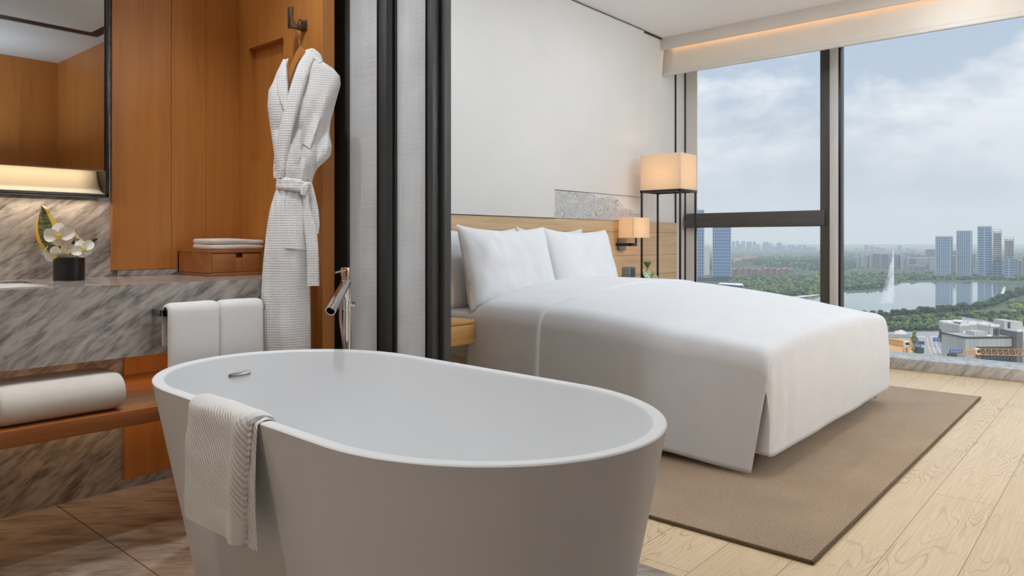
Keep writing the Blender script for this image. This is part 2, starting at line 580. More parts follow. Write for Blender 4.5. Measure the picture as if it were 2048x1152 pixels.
# wood wall at right angles that carries the robe hook, with a recessed panel
ws = B()
ny0, ny1, nz0, nz1 = 2.579, 2.848, 1.284, 1.76
xa, xb = X1, 1.64
ye = 2.313
ws.box(xa, xb, ye, ny0, 0, BCEIL).box(xa, xb, ny1, YV, 0, BCEIL).box(xa, xb, ny0, ny1, 0, nz0).box(xa, xb, ny0, ny1, nz1, BCEIL).box(xa + .03, xb, ny0, ny1, nz0, nz1)
structure('wall_robe_side', ws, MT['orange_wood'], smooth=0)
structure('wall_partition', B().box(1.64, 1.86, 2.515, YH, 0, BCEIL), MT['black_gap'], smooth=0)
structure('trim_10', B().box(1.552, X1, 2.358, YV - .017, 0, .8135), MT['orange_wood'], smooth=0)
# rest of the bathroom and bedroom, behind and beside the camera (seen in the mirror, closes the room)
structure('wall_back', B().box(-1.6, 2.19, -1.56, -1.46, 0, BCEIL), MT['orange_wood'], smooth=0)
structure('wall_left', B().box(-1.6, -1.5, -1.46, YV, 0, BCEIL), MT['orange_wood'], smooth=0)
wd = B()
for a, b in ((-1.46, -.99), (-.988, -.42), (-.418, .2)):
    wd.box(2.19, 2.25, a, b, 0, CEIL)
structure('wall_closet', wd, MT['orange_wood'], smooth=0)
# unseen pale slabs added behind the camera to keep bounced light neutral
structure('trim_bounce_slab', B().box(-1.5, 2.19, -1.46, -1.445, 0, 1.3).box(-1.5, -1.485, -1.445, 2.2, 0, 1.3).box(2.175, 2.19, -1.445, .2, 0, 1.3), MT['bounce_slab'], smooth=0)
structure('wall_entry', B().box(2.19, 2.25, -3.1, -1.46, 0, CEIL), MT['wall_white'], smooth=0)
structure('wall_front', B().box(2.19, 6.4, -3.1, -3.0, 0, CEIL), MT['wall_white'], smooth=0)
# window side
structure('wall_window', B().box(6.12, 6.4, -3.1, 3.2, 2.58, CEIL).box(6.148, 6.162, 3.08, 3.2, .083, 2.58).box(6.2, 6.4, -3.1, 3.2, -1.2, .05), MT['wall_white'], smooth=0)
structure('baseboard_window', B().box(5.903, 6.24, -3.0, 3.2, 0, .085, .006), MT['marble_sill'])
structure('trim_8', B().box(6.14, 6.15, 3.188, 3.199, .085, 2.58), MT['dark_gap'], smooth=0)
structure('trim_9', B().box(5.695, 5.72, -3.0, 3.2, 2.632, CEIL, .002), MT['pelmet'])


def window(idx, y0, y1, rail):
    """glazed bay between y0 (right) and y1 (left): dark frame, pale mullion at its right, glass"""
    f = B()
    f.cur = 0
    o1, o2, o3 = at(1662.5, 500, X=6.1).y - 1.826, at(1676, 500, X=6.07).y - 1.826, at(1640, 500, X=6.1).y - 1.826
    f.box(6.10, 6.19, y0 + o1, y0 + o3, .085, 2.58, .004)          # dark stile
    if rail:
        f.box(6.085, 6.18, y0 + .1, y1 + .075, 1.067, 1.197, .005)     # dark transom
        f.box(6.078, 6.1, y0 + .1, y1 + .09, 1.072, 1.133, .004)       # its inner step
    f.cur = 1
    f.box(6.07, 6.19, y0 + o2, y0 + o1 + .004, .085, 2.58, .003)          # pale mullion
    f.cur = 2
    f.box(6.08, 6.17, y0 + o2 - .016, y0 + o2, .085, 2.58, .002)              # dark gasket
    w = structure('window_%d' % idx, f, [MT['win_metal'], MT['win_light'], MT['black_metal']])
    if rail:
        B().box(6.15, 6.158, y0 + .15, y1, 1.19, 2.58).build('pane', MT['glass'], w, smooth=0)
        B().box(6.15, 6.158, y0 + .15, y1, .085, 1.072).build('pane', MT['glass'], w, smooth=0)
    else:
        B().box(6.15, 6.158, y0 + .15, y1, .085, 2.58).build('pane', MT['glass'], w, smooth=0)
    return w


window(1, 1.826, 3.08, True)
window(2, -.4, 1.826, False)
window(3, -3.0, -.4, False)

# =================================================================== WINDOW DRESSING
t = thing('roman_blind', 'cream fabric blind pulled up along the top of the window', 'blind', (5.74, 1.0, 2.405))


def blind(u, v):
    y = lerp(3.19, -2.95, u)
    z = lerp(2.70, 2.425, v)
    x = 5.765 - .022 * math.sin(v * PI * .5) - .012 * v * v
    return Vector((x, y, z))


B().grid(blind, 60, 14).build('fabric', MT['blind'], t, solid=.006)
B().box(5.722, 5.752, -2.95, 3.192, 2.405, 2.432, .004).build('bottom_bar', MT['pelmet'], t)
B().box(5.75, 5.8, -2.95, 3.19, 2.7, 2.734, .004).build('head_rail', MT['pelmet'], t)

# =================================================================== SLIDING PANELS between bathroom and bedroom


def slide(label, x, pl, pr, wl, wr, px_l, px_r, hidden_l=None):
    """panel whose visible left edge is at pixel px_l and right edge at px_r; wl / wr pixel widths of its stiles"""
    ya = at(px_l, 400, X=x).y if hidden_l is None else hidden_l
    yb = at(px_r, 400, X=x).y
    yl = at(px_l + wl, 400, X=x).y if hidden_l is None else hidden_l - .08
    yr = at(px_r - wr, 400, X=x).y
    t = thing('sliding_panel', label, 'sliding door', (x, (ya + yb) / 2, 0), 'fabric glass sliding panels beside the bathtub')
    f = B().box(x, x + .03, yl, ya, .01, 2.49, .002).box(x, x + .03, yb, yr, .01, 2.49, .002).box(x, x + .03, yr, yl, .01, .08).box(x, x + .03, yr, yl, 2.42, 2.49)
    f.build('frame', MT['grey_metal'], t)
    B().box(x + .011, x + .019, yr - .003, yl + .003, .075, 2.425).build('fabric_glass', MT['sheer'], t, smooth=0)
    # narrow glossy bead on the inner right edge
    B().box(x - .004, x + .004, yr - .0, yr + .004, .08, 2.42).build('bead', MT['black_metal'], t)
    return t


slide('grey woven glass panel next to the hanging robe, behind the chrome tap', 1.72, 0, 0, 50, 16, 645, 772.5)
slide('grey woven glass panel in the middle of the partition, right of the tap', 1.762, 0, 0, 16.5, 11.5, 773.5, 865)
t = thing('partition_post', 'dark end post of the panel partition beside the nightstand and pillows', 'post', (1.815, 1.85, 0))
py0 = at(888.5, 400, X=1.80).y; py1 = at(866, 400, X=1.80).y
B().box(1.80, 1.835, py0, py0 + .045, 0, 2.49, .002).build('face', MT['grey_metal'], t)
B().box(1.81, 1.835, py0 + .045, py1 + .01, 0, 2.49, .001).build('groove', MT['black_metal'], t)


# =================================================================== VANITY
t = thing('vanity_counter', 'thick grey marble vanity counter with a deep front apron and basin', 'counter', (.3, 2.6, .59))
cz, cf = .814, 2.358
bx0, bx1, by0, by1 = .2, .765, 2.46, 2.84
c = B()
c.box(-1.5, bx0, cf, YV - .001, .59, cz).box(bx1, 1.551, cf, YV - .001, .59, cz).box(bx0, bx1, cf, by0, .59, cz).box(bx0, bx1, by1, YV, .59, cz).box(bx0, bx1, by0, by1, .59, .66)
c.build('slab', MT['marble_front'], t, smooth=0, weld=.0001)
bs = B()
def basin(u, v):
    a = 2 * PI * u
    k = 1 - .22 * sm(v)
    n = 5
    cx = math.copysign(abs(math.cos(a)) ** (2 / n), math.cos(a)); sx = math.copysign(abs(math.sin(a)) ** (2 / n), math.sin(a))
    return Vector(((bx0 + bx1) / 2 + cx * (bx1 - bx0) / 2 * k, (by0 + by1) / 2 + sx * (by1 - by0) / 2 * k, .808 - .13 * sm(v * 1.1)))
bs.grid(basin, 48, 12, wrapu=True).build('basin', MT['tub'], t)
B().box(X1 - .49, X1 - .001, YV - .014, YV, cz, .838, .001).build('upstand', MT['marble_front'], t)

tag(B().box(-1.5, 1.550, 2.3, YV - .013, .39, .437, .002).build('vanity_shelf', MT['orange_wood_x'], origin=(.2, 2.6, .39)), 'long amber wood shelf under the marble counter', 'shelf')

# mirror cabinet with lit cove
t = thing('vanity_mirror', 'wall mirror in thin black frame with glowing cream strip below', 'mirror', (0, 2.88, 1.1))
ym = 2.85
f = B()
mr = at(218, 390, Y=ym - .01).x
mb = at(218, 393, Y=ym - .01).z
f.box(mr - .012, mr, ym - .012, YV, mb, 2.12, .001).box(-1.4, mr, ym - .012, YV, mb - .004, mb + .006, .001).box(-1.4, mr, ym - .012, YV, 2.11, 2.12, .001).box(-1.41, -1.4, ym - .012, YV, mb, 2.12)
f.build('frame', MT['black_metal'], t)
mz = at(211, 341, Y=ym).z
B().box(-1.4, mr - .013, ym - .004, ym + .006, mz, 2.11).build('glass', MT['mirror'], t, smooth=0)
B().box(-1.4, mr - .013, ym - .0045, ym + .006, mz - .004, mz).build('gold_edge', MT['bronze'], t, smooth=0)


def cove(u, v):
    x = lerp(-1.39, mr - .013, u)
    a = v * PI / 2
    # concave from behind the mirror foot out to the front sill
    y = YV - .012 - (YV - .012 - (ym - .008)) * (1 - math.cos(a)) - .0
    z = mz + .02 - (mz + .02 - (mb + .006)) * math.sin(a)
    e = sm((u - .93) / .07)
    return Vector((x, y, z + .0 * e))


B().grid(cove, 30, 16).build('lit_cove', MT['cove'], t, solid=.004)

# =================================================================== FREESTANDING BATHTUB
TX, TY, TA, TB, TM, TR, ZT = 1.149, 1.440, .770, .3785, .4275, -.036, .585


def trim_ring(off, z, n=128):
    out = []
    e = TA - TM
    for k in range(n):
        a = 2 * PI * (k + .5) / n
        c, s = math.cos(a), math.sin(a)
        x = (TB - off) * c
        y = (TM - off) * s + math.copysign(e, s)
        out.append(Vector((TX + x * math.cos(TR) - y * math.sin(TR), TY + x * math.sin(TR) + y * math.cos(TR), z)))
    return out


tub = thing('bathtub', 'white freestanding oval stone bathtub in the foreground', 'bathtub', (TX, TY, 0))
DT = .117
tb = B()
rings = []
for z in (0.0, .004): rings.append(trim_ring(DT + .006 * (z == 0), z))
for i in range(1, 13):
    z = .004 + (ZT - .010) * i / 12
    rings.append(trim_ring(DT * (1 - z / ZT), z))
for a in (25, 50, 75, 90):
    rings.append(trim_ring(.0065 * (1 - math.cos(math.radians(a))), ZT - .0065 + .0065 * math.sin(math.radians(a))))
for a in (90, 60, 30, 0):
    rings.append(trim_ring(.031 - .008 * math.cos(math.radians(a)) + .0 - 0.0 + .008 * 0 + (.0), ZT - .008 + .008 * math.sin(math.radians(a))) if False else trim_ring(.023 + .008 * math.cos(math.radians(a)), ZT - .008 + .008 * math.sin(math.radians(a))))
def inner_off(z):
    # gently sloping wall then a rounded transition to the floor of the tub
    return .031 + .10 * ((ZT - .008 - z) / (ZT - .008)) + .11 * max(0, (.22 - z) / .12) ** 2.2
for i in range(1, 22):
    z = lerp(ZT - .008, .10, i / 21)
    rings.append(trim_ring(inner_off(z), z))
z = .097
for o in (.27, .32, .36):
    rings.append(trim_ring(o, z)); z -= .001
tb.loft(rings, caps=True)
shell = tb.build('shell', MT['tub'], tub, smooth=50)
# overflow slot on the inner wall
bvh = BVHTree.FromPolygons([tuple(p) for p in tb.v], tb.f)


def inside_hit(px, py):
    d = ray(px, py).normalized()
    o = Vector((0, 0, HC))
    h = bvh.ray_cast(o, d)
    return h[0], h[1]


pa, na = inside_hit(460, 752); pb, nb_ = inside_hit(497, 745.5)
if na.dot(ray(470, 750)) > 0: na = -na
ov = B()
ax = (pb - pa).normalized(); up = na.cross(ax).normalized()
L = (pb - pa).length
for s_ in (0,):
    ring0 = []
    for k in range(24):
        a = 2 * PI * k / 24
        ring0.append(((math.cos(a) * .006) + (L / 2 if math.cos(a) > 0 else -L / 2), math.sin(a) * .006))
    mid = (pa + pb) / 2
    ov.loft([[mid + ax * q[0] * f_ + up * q[1] * f_ + na * h_ for q in ring0] for f_, h_ in ((1, -.002), (1, .0022), (.9, .003))])
ov.build('overflow_slot', MT['steel'], tub)
# =================================================================== RUG
rg = thing('area_rug', 'large brown woven rug lying under the foot of the bed', 'rug', (3.65, 1.6, 0))
B().box(2.183, 5.13, .728, 2.62, .004, .013, .002).build('pile', MT['rug'], rg)
e = B()
for a in ((2.176, 2.184, .72, 2.628), (5.129, 5.137, .72, 2.628)):
    e.box(*a, .001, .0125, .003)
e.box(2.176, 5.137, .72, .729, .001, .0125, .003).box(2.176, 5.137, 2.619, 2.628, .001, .0125, .003)
e.build('binding', MT['rug_edge'], rg)

# =================================================================== BED
bed = thing('bed', 'king size bed base and mattress under white linen, before the wood headboard', 'bed', (3.7, 2.1, 0))
B().box(2.86, 4.54, 1.22, 3.12, .10, .30, .03).build('base', MT['linen'], bed)
for x, y in ((2.95, 1.34), (4.45, 1.34), (2.95, 3.02), (4.45, 3.02)):
    z0 = .0132 if y < 2.6 else 0.0
    B().lathe([(.028, z0), (.035, .101)], (x, y, 0), 20).build('leg', MT['black_metal'], bed)
B().box(2.822, 4.578, 1.16, 3.11, .30, .475, .05, 4).box(2.835, 4.565, 1.75, 3.11, .45, .568, .05, 4).build('mattress', MT['linen'], bed)
# pleated skirt at the side
sk = B().grid(lambda u, v: Vector((2.845 - .004 * math.sin(u * 130) - .006 * (1 - v) * math.sin(u * 47), lerp(1.3, 3.1, u), lerp(.03, .31, v))), 240, 6)
sk.build('bed_skirt', MT['linen'], bed, solid=.004)

XL, XR, YF, YT = 2.80, 4.60, 1.10, 2.72


def btop(x, y):
    u = (x - 3.7) / .9
    he = .522 + .082 * sm((y - YF) / 1.15)
    g = 1 - (1 - min(1, max(0, (y - YF) / .55))) ** 2.2
    crown = (.035 + .075 * g) * (1 - abs(u) ** 2.6)
    z = he + crown
    # rounding over the side edges and over the foot edge
    du = (1 - abs(u)) * .9
    r = .07
    if du < r: z -= r * (1 - math.sqrt(max(0, 1 - (1 - du / r) ** 2)))
    dv = y - YF
    r2 = .06
    if dv < r2: z -= r2 * .8 * (1 - math.sqrt(max(0, 1 - (1 - dv / r2) ** 2)))
    if y > YT - .1: z -= .035 * sm((y - (YT - .1)) / .1)
    z += .0035 * mnoise.noise(Vector((x * 2.2, y * 2.6, 1.3)))
    return z


def side(x, z, y, ztop, zb, sgn):
    """bulging drape: x at height z"""
    k = (ztop - z) / max(.01, ztop - zb)
    b = .018 * math.sin(min(1, k * 1.6) * PI * .5) - .006 * k
    b += .004 * k * mnoise.noise(Vector((y * 3.1, z * 1.2, 7 * sgn)))
    return x + sgn * b


dv = thing('duvet', 'white duvet draped over the bed with a hanging corner flap', 'duvet', (3.7, 1.9, .1))
d = B()
NX, NY = 56, 60
ys = [YF + (YT - YF) * (j / (NY - 1)) ** 1.35 for j in range(NY)]
xs = [XL + (XR - XL) * .5 * (1 - math.cos(PI * (i / (NX - 1)))) * 1.0 for i in range(NX)]
xs = [lerp(x, XL + (XR - XL) * i / (NX - 1), .45) for i, x in enumerate(xs)]
HZF = .098
NFT = 20
rows = []
for j in range(NFT):       # foot face rows, hem to top; with columns wrapping behind the left flap
    v = j / (NFT - 1)
    row = []
    for q in range(5):     # wrap columns
        wv = (5 - q) / 5
        zt = btop(XL, YF)
        z = lerp(HZF + .006 * wv, zt, v)
        row.append(Vector((XL + .022 + .012 * wv, YF + .17 * wv - .002, z)))
    for i, x in enumerate(xs):
        zt = btop(x, YF)
        z = lerp(HZF, zt, v)
        k = 1 - v
        y = YF - .022 * math.sin(min(1, k * 1.7) * PI * .5) + .012 * k
        edge = 1 - min(1, min(x - XL, XR - x) / .05)
        y += .02 * edge * edge
        y += .003 * k * math.sin(x * 9 + 1) + .004 * k * mnoise.noise(Vector((x * 4, z, 3)))
        # gathered pleats fanning from the left corner
        fan = math.exp(-(x - XL) / .35) * v * (1 - v) * 4
        y += .007 * fan * math.sin((x - XL) * 48 - v * 2)
        xx = x + (.022 if i == 0 else 0) * (1 - v)
        row.append(Vector((xx, y, z)))
    rows.append(row)
ncol = len(rows[0])
d.add([p for r in rows for p in r], [(j * ncol + i, j * ncol + i + 1, (j + 1) * ncol + i + 1, (j + 1) * ncol + i) for j in range(NFT - 1) for i in range(ncol - 1)])
d.add([Vector((x, y, btop(x, y))) for y in ys for x in xs], [(j * NX + i, j * NX + i + 1, (j + 1) * NX + i + 1, (j + 1) * NX + i) for j in range(NY - 1) for i in range(NX - 1)])
NZ = 22
for sgn, X0 in ((-1, XL), (1, XR)):
    V = []
    for j, y in enumerate(ys):
        zt = btop(X0, y)
        for k in range(NZ):
            q = k / (NZ - 1)
            zb = .026 + .02 * sm((y - YF) / .5)
            z = lerp(zt, zb, q)
            yy = y + .066 * q * (1 - sm((y - YF) / .6))
            V.append(Vector((side(X0, z, y, zt, zb, sgn), yy, z)))
    d.add(V, [(j * NZ + k, j * NZ + k + 1, (j + 1) * NZ + k + 1, (j + 1) * NZ + k) for j in range(NY - 1) for k in range(NZ - 1)])
d.build('cover', MT['duvet'], dv, smooth=60, weld=.0004, solid=.008)
# hem stitching seam a little above the bottom of the side flap
# turned down band at the head end
tdn = B()
V = []
NS, NV = 150, 26
for a in range(NS):
    s = lerp(-1.42, 1.42, a / (NS - 1))
    for b_ in range(NV):
        v = b_ / (NV - 1)
        us = max(-1, min(1, s))
        yf = lerp(2.235, 2.10, 1 - abs(us) ** 3)
        y = lerp(yf, YT + .012, v)
        x = 3.7 + .9 * us
        lift = .006 * (1 - (1 - min(1, v / .03)) ** 2) + .0015
        z0 = btop(x, min(y, YT)) - (.03 * sm((v - .93) / .07))
        if abs(s) <= 1:
            edge = sm((abs(us) - .9) / .1)
            V.append(Vector((x + math.copysign(lift * edge, s), y, z0 + lift * (1 - .3 * edge))))
        else:
            q = (abs(s) - 1) / .42
            zt = z0 + lift * .7
            zb = .05
            z = lerp(zt, zb, q)
            sg = math.copysign(1, s)
            V.append(Vector((side(3.7 + .9 * sg, z, y, btop(3.7 + .9 * sg, min(y, YT)), .046, sg) + sg * lift, y + .004 * math.sin(q * 5), z)))
tdn.add(V, [(a * NV + b_, (a + 1) * NV + b_, (a + 1) * NV + b_ + 1, a * NV + b_ + 1) for a in range(NS - 1) for b_ in range(NV - 1)])
tdn.build('turned_down_sheet', MT['linen'], dv, smooth=70, solid=.006)


def pillow(label, cx, cy, cz, W, H, T, lean, yaw, seed, roll=0.0):
    N = 34
    mb = B()
    M = Matrix.Translation((cx, cy, cz)) @ Matrix.Rotation(yaw, 4, 'Z') @ Matrix.Rotation(-lean, 4, 'X') @ Matrix.Rotation(roll, 4, 'Y')
    for sg in (-1, 1):
        def fn(a, b):
            u = math.sin((a * 2 - 1) * PI / 2); v = math.sin((b * 2 - 1) * PI / 2)
            u = lerp(u, a * 2 - 1, .5); v = lerp(v, b * 2 - 1, .5)
            x = W * u * (1 - .055 * (1 - v * v)); z = H * v * (1 - .06 * (1 - u * u))
            # sagging top edge, pointed upper corners
            z -= .012 * (1 - u * u) * max(0, v) ; z += (.013 if u < 0 else .003) * max(0, v) ** 3 * abs(u) ** 6
            t = T * (max(0, 1 - u ** 4) * max(0, 1 - v ** 4)) ** .5 * (1.0 - .22 * v)
            r = mnoise.noise(Vector((u * 1.7 + seed, v * 1.9, seed * 2.1)))
            r2 = mnoise.noise(Vector((u * 5 + seed, v * 2.2, seed)))
            t *= 1 + .16 * r
            edge = (abs(u) ** 8 + abs(v) ** 8) * .5
            t += .008 * r2 * (1 - min(1, edge)) * (1 - abs(u) * .3)
            t += .0045 * mnoise.noise(Vector((u * 10 + seed * 2, v * 3.0, seed))) * (1 - min(1, edge))
            # seam flange wobble and corner creases
            cr = (abs(u) * abs(v)) ** 2
            t += .006 * cr * math.sin((u - v) * 16 + seed) * (1 - edge)
            return M @ Vector((x, sg * t - .004 * math.sin(u * 5 + seed), z))
        mb.grid(fn, N, N)
    o = mb.build('pillow', MT['linen'], None, origin=(cx, cy, cz - H), smooth=75, weld=.0006, subsurf=1)
    return tag(o, label, 'pillow', 'white pillows against the headboard')


pillow('white pillow half hidden behind the left front pillow, next to the sliding panel', 3.155, 2.985, .782, .355, .25, .075, math.radians(12), math.radians(-4), 1.0)
pillow('white pillow behind the right front pillow, only its top corners showing', 3.93, 3.0, .786, .36, .25, .075, math.radians(12), 0, 2.3)
pillow('left front pillow, standing upright nearest the partition', 3.215, 2.80, .795, .372, .245, .085, math.radians(14), math.radians(-2), 3.7)
pillow('right front pillow, standing upright nearest the wall lamp', 3.95, 2.80, .795, .376, .238, .085, math.radians(14), math.radians(1), 5.1)

# =================================================================== HEADBOARD, ART
hb = thing('headboard', 'light oak headboard boarding along the lower wall behind the bed', 'headboard', (3.9, 3.18, 0))
for za, zb in ((.0, .36), (.362, .66), (.662, .825), (.827, 1.018), (1.02, 1.108)):
    B().box(1.9, 5.952, 3.176, 3.199, za, zb, .0012).build('board', MT['oak'], hb, smooth=0)
tag(B().box(4.1235, 5.36, 3.176, 3.199, 1.111, 1.3135, .0008).build('wall_art', MT['art'], origin=(4.74, 3.19, 1.111), smooth=0), 'grey ink mountain contour print strip above the headboard', 'artwork')

# =================================================================== NIGHTSTANDS


def nightstand(label, x0, x1, y0, z0, z1):
    t = thing('nightstand', label, 'nightstand', ((x0 + x1) / 2, 3.0, z0), 'floating oak nightstands')
    b = B().box(x0, x1, y0 - .002, 3.175, z1 - .022, z1, .0015).box(x0, x1, y0 + .02, 3.175, z0, z0 + .018).box(x0, x0 + .018, y0 + .02, 3.175, z0, z1 - .02).box(x1 - .018, x1, y0 + .02, 3.175, z0, z1 - .02).box(x0, x1, 3.157, 3.175, z0, z1 - .02)
    b.build('body', MT['oak_warm'], t)
    B().box(x0, x1, y0, y0 + .02, z0, z1 - .025, .001).build('drawer', MT['oak_warm'], t)


nightstand('floating honey oak nightstand between the partition and the bed', 2.28, 2.775, 2.67, .405, .533)
nightstand('floating oak nightstand on the window side of the bed, below the wall lamp', 4.68, 5.18, 2.69, .405, .533)

# =================================================================== WALL LAMP (sconce)
t = thing('wall_lamp', 'small square lampshade wall lamp glowing orange above the right pillow', 'wall lamp', (5.0, 3.0, .9))
sx0, sx1, sy0, sy1, sz0, sz1 = 4.9, 5.15, 2.99, 3.125, .972, 1.132


def shade(mb, x0, x1, y0, y1, z0, z1, th=.003):
    mb.box(x0, x1, y0, y0 + th, z0, z1).box(x0, x1, y1 - th, y1, z0, z1).box(x0, x0 + th, y0 + th, y1 - th, z0, z1).box(x1 - th, x1, y0 + th, y1 - th, z0, z1)
    return mb


shade(B(), sx0, sx1, sy0, sy1, sz0, sz1).build('lamp_shade', MT['shade'], t, smooth=0)
a = B()
a.box(4.955, 5.06, 3.155, 3.1755, .87, .965, .003)
a.build('backplate', MT['outlet'], t)
a = B()
a.box(4.93, 4.942, 3.035, 3.17, .905, .93, .001).box(4.93, 5.03, 3.035, 3.047, .905, .93, .001).box(5.018, 5.03, 3.035, 3.047, .905, 1.0, .001)
a.build('arm', MT['black_metal'], t)
B().ball((5.024, 3.05, 1.045), .022, 2).build('bulb', MT['bulb'], t)

# wall socket
t = thing('wall_socket', 'grey socket panel in the oak boards right of the pillows', 'socket', (5.13, 3.17, .64))
B().box(5.03, 5.228, 3.168, 3.1755, .642, .732, .003).build('plate', MT['outlet'], t)
B().box(5.16, 5.218, 3.1655, 3.1685, .652, .722, .001).build('data_socket_face', MT['outlet_dark'], t)
for zz in (.668, .706):
    for xx in (5.065, 5.085, 5.105):
        B().box(xx, xx + .005, 3.1668, 3.1684, zz - .008, zz + .008).build('pin_hole', MT['outlet_dark'], t)

# =================================================================== FLOOR LAMP
lx0, lx1, ly0, ly1 = 5.1, 5.37, 2.69, 3.045
zt_, zm_ = 1.635, 1.352
t = thing('floor_lamp', 'tall floor lamp with square cream shade on a black frame by the window', 'floor lamp', ((lx0 + lx1) / 2, (ly0 + ly1) / 2, 0))
shade(B(), lx0, lx1, ly0, ly1, zm_, zt_).build('lamp_shade', MT['shade'], t, smooth=0)
fr = B()
fr.box(lx0 - .004, lx1 + .004, ly0 - .004, ly0 + .012, zm_ - .018, zm_, .001).box(lx0 - .004, lx1 + .004, ly1 - .012, ly1 + .004, zm_ - .018, zm_, .001)
fr.box(lx0 - .004, lx0 + .012, ly0, ly1, zm_ - .018, zm_, .001).box(lx1 - .012, lx1 + .004, ly0, ly1, zm_ - .018, zm_, .001)
fr.box(lx0, lx1, (ly0 + ly1) / 2 - .006, (ly0 + ly1) / 2 + .006, zm_ - .012, zm_ - .002)
fr.build('top_frame', MT['black_metal'], t)
for x in (lx0, lx1 - .014):
    for y in (ly0, ly1 - .014):
        B().box(x, x + .014, y, y + .014, 0, zm_ - .017, .001).build('leg', MT['black_metal'], t)
B().box(lx0, lx1, ly0, ly1, .0, .012, .001).build('foot_plate', MT['black_metal'], t)
B().lathe([(.015, -.05), (.015, .02)], ((lx0 + lx1) / 2, (ly0 + ly1) / 2, zm_ + .04), 16).build('socket', MT['black_metal'], t)
B().ball(((lx0 + lx1) / 2, (ly0 + ly1) / 2, zm_ + .10), .035, 2).build('bulb', MT['bulb'], t)

# =================================================================== PLANTS
G_dark = plain('dark_green_leaf', srgb(42, 62, 36), .4, var=.3, vs=25)
G_pod = plain('green_lotus_pod', srgb(92, 116, 76), .5, var=.2, vs=40)
G_cream = plain('cream_flower_bud', srgb(222, 214, 168), .5, var=.1, vs=30)
G_stem = plain('green_stem', srgb(72, 96, 48), .5, var=.2)


def mk_anth():
    t = NT('pale_green_veined_flower')
    v = t.obj()
    n1 = t.noise(v, 60., 3., .5, 1.).outputs[0]
    col = t.ramp(n1, [(.38, srgb(96, 140, 78)), (.5, srgb(186, 206, 160)), (.62, srgb(226, 232, 208))])
    t.bsdf(col, .3, 0., None, Coat_Weight=.2)
    return t.m


M_anth = mk_anth()


def petal(mb, c, right, upv, w, h, cup, shape='round', n=14, notch=0.0, curl=0.0, th=.0012):
    """a thin leaf / petal: base at c, growing along upv, width along right, two sided with thickness"""
    c = Vector(c); right = Vector(right).normalized(); upv = Vector(upv).normalized()
    nrm = right.cross(upv).normalized()
    def prof(v):
        if shape == 'round': return math.sin(PI * (v * .93 + .035)) ** .55
        if shape == 'blade': return (1 - v) ** .62 * (.35 + 1.1 * v) * 1.12 if v < 1 else 0
        if shape == 'heart': return (math.sin(PI * min(1, v * .9 + .1)) ** .7) * (1.12 - .35 * v)
        if shape == 'point': return math.sin(PI * v ** .8) ** .8
    for sgn in (1, -1):
        def fn(a, b):
            u = a * 2 - 1
            pw = max(0.001, prof(b))
            q = c + right * (u * w * pw) + upv * (h * (b - notch * (1 - b) * abs(u) ** .8))
            q += nrm * (cup * (u * u * pw * pw) + curl * b * b + sgn * th * .5)
            return q
        mb.grid(fn, n, n + 3)
    return mb


rv = Vector((UA, -UB, 0)); fv = Vector((UB, UA, 0)); zv = Vector((0, 0, 1))
# --- anthurium on the far nightstand
pc = Vector((4.96, 2.86, .533))
t = thing('potted_plant', 'small anthurium arrangement in a dark vase on the far nightstand by the lamp', 'plant', pc)
pot = B().lathe([(.04, 0), (.046, .02), (.05, .09), (.045, .092), (.04, .07), (.0, .065)], pc, 28, caps=False)
pot.build('vase', MT['black_pot'], t)
dd = pc.x * UB + pc.y * UA
def pp(px, py, dz=0.0):
    return at(px, py, D=dd + dz)
st = B()
st.tube([pc + Vector((0, 0, .06)), pp(1294, 552), pp(1295, 535)], .003, 8)
st.tube([pc + Vector((0, 0, .06)), pp(1292, 552), pp(1290, 545)], .003, 8)
st.tube([pc + Vector((0, 0, .06)), pp(1298, 560), pp(1303, 557)], .003, 8)
st.build('stem', G_stem, t)
c0 = pp(1295, 536); c1 = pp(1296, 523)
pod = B().lathe([(.004, 0), (.012, .012), (.024, .032), (.031, .046), (.030, .050), (.024, .052), (.0, .051)], c0 + Vector((0, 0, -.002)), 26, caps=False)
pod.build('seed_pod', G_pod, t)
petal(B(), pp(1294, 549), rv, zv * .9 - rv * .65, .016, .055, .02, 'point').build('bud', G_cream, t)
petal(B(), pp(1293, 545, -.03), rv * .8 + zv * .5, -zv * .75 + rv * .55 - fv * .3, .036, .062, -.012, 'heart', notch=.15).build('flower', M_anth, t)
petal(B(), pp(1303, 553, -.05), rv * .85 + zv * .4, -zv * .8 + rv * .4 - fv * .35, .042, .075, -.012, 'heart', notch=.15).build('flower', M_anth, t)
sp_ = B().tube([pp(1303, 557, -.055), pp(1306, 550, -.06), pp(1309, 544, -.065)], .003, 8, rad=[.0035, .003, .0015]); sp_.build('spadix', plain('yellow_brown_spadix', srgb(150, 120, 60), .5), t)
lf = B()
petal(lf, pp(1290, 560, -.01), zv + rv * .3, -rv * .95 - zv * .3 - fv * .2, .03, .06, .01, 'heart')
petal(lf, pp(1293, 556, .01), zv, -rv * .4 + zv * .1 + fv * .3, .03, .05, .01, 'heart')
petal(lf, pp(1300, 562, -.02), zv, rv * .5 - zv * .4 - fv * .2, .03, .05, .01, 'heart')
lf.build('leaf', G_dark, t)

# --- orchid pot on the vanity
pc = at(134, 558.5, Z=.814); pc.z = .8142
pc = Vector((.885, 2.775, .8142))
dd = pc.x * UB + pc.y * UA
t = thing('orchid_pot', 'white orchids with striped snake plant leaf in a black pot on the counter', 'plant', pc)
ro = 27.5 / F * dd
pot = B().lathe([(ro - .001, 0), (ro, .003), (ro, .076), (ro - .003, .078), (ro - .005, .07), (0, .068)], pc, 36, caps=False)
pot.build('pot', MT['black_pot'], t)


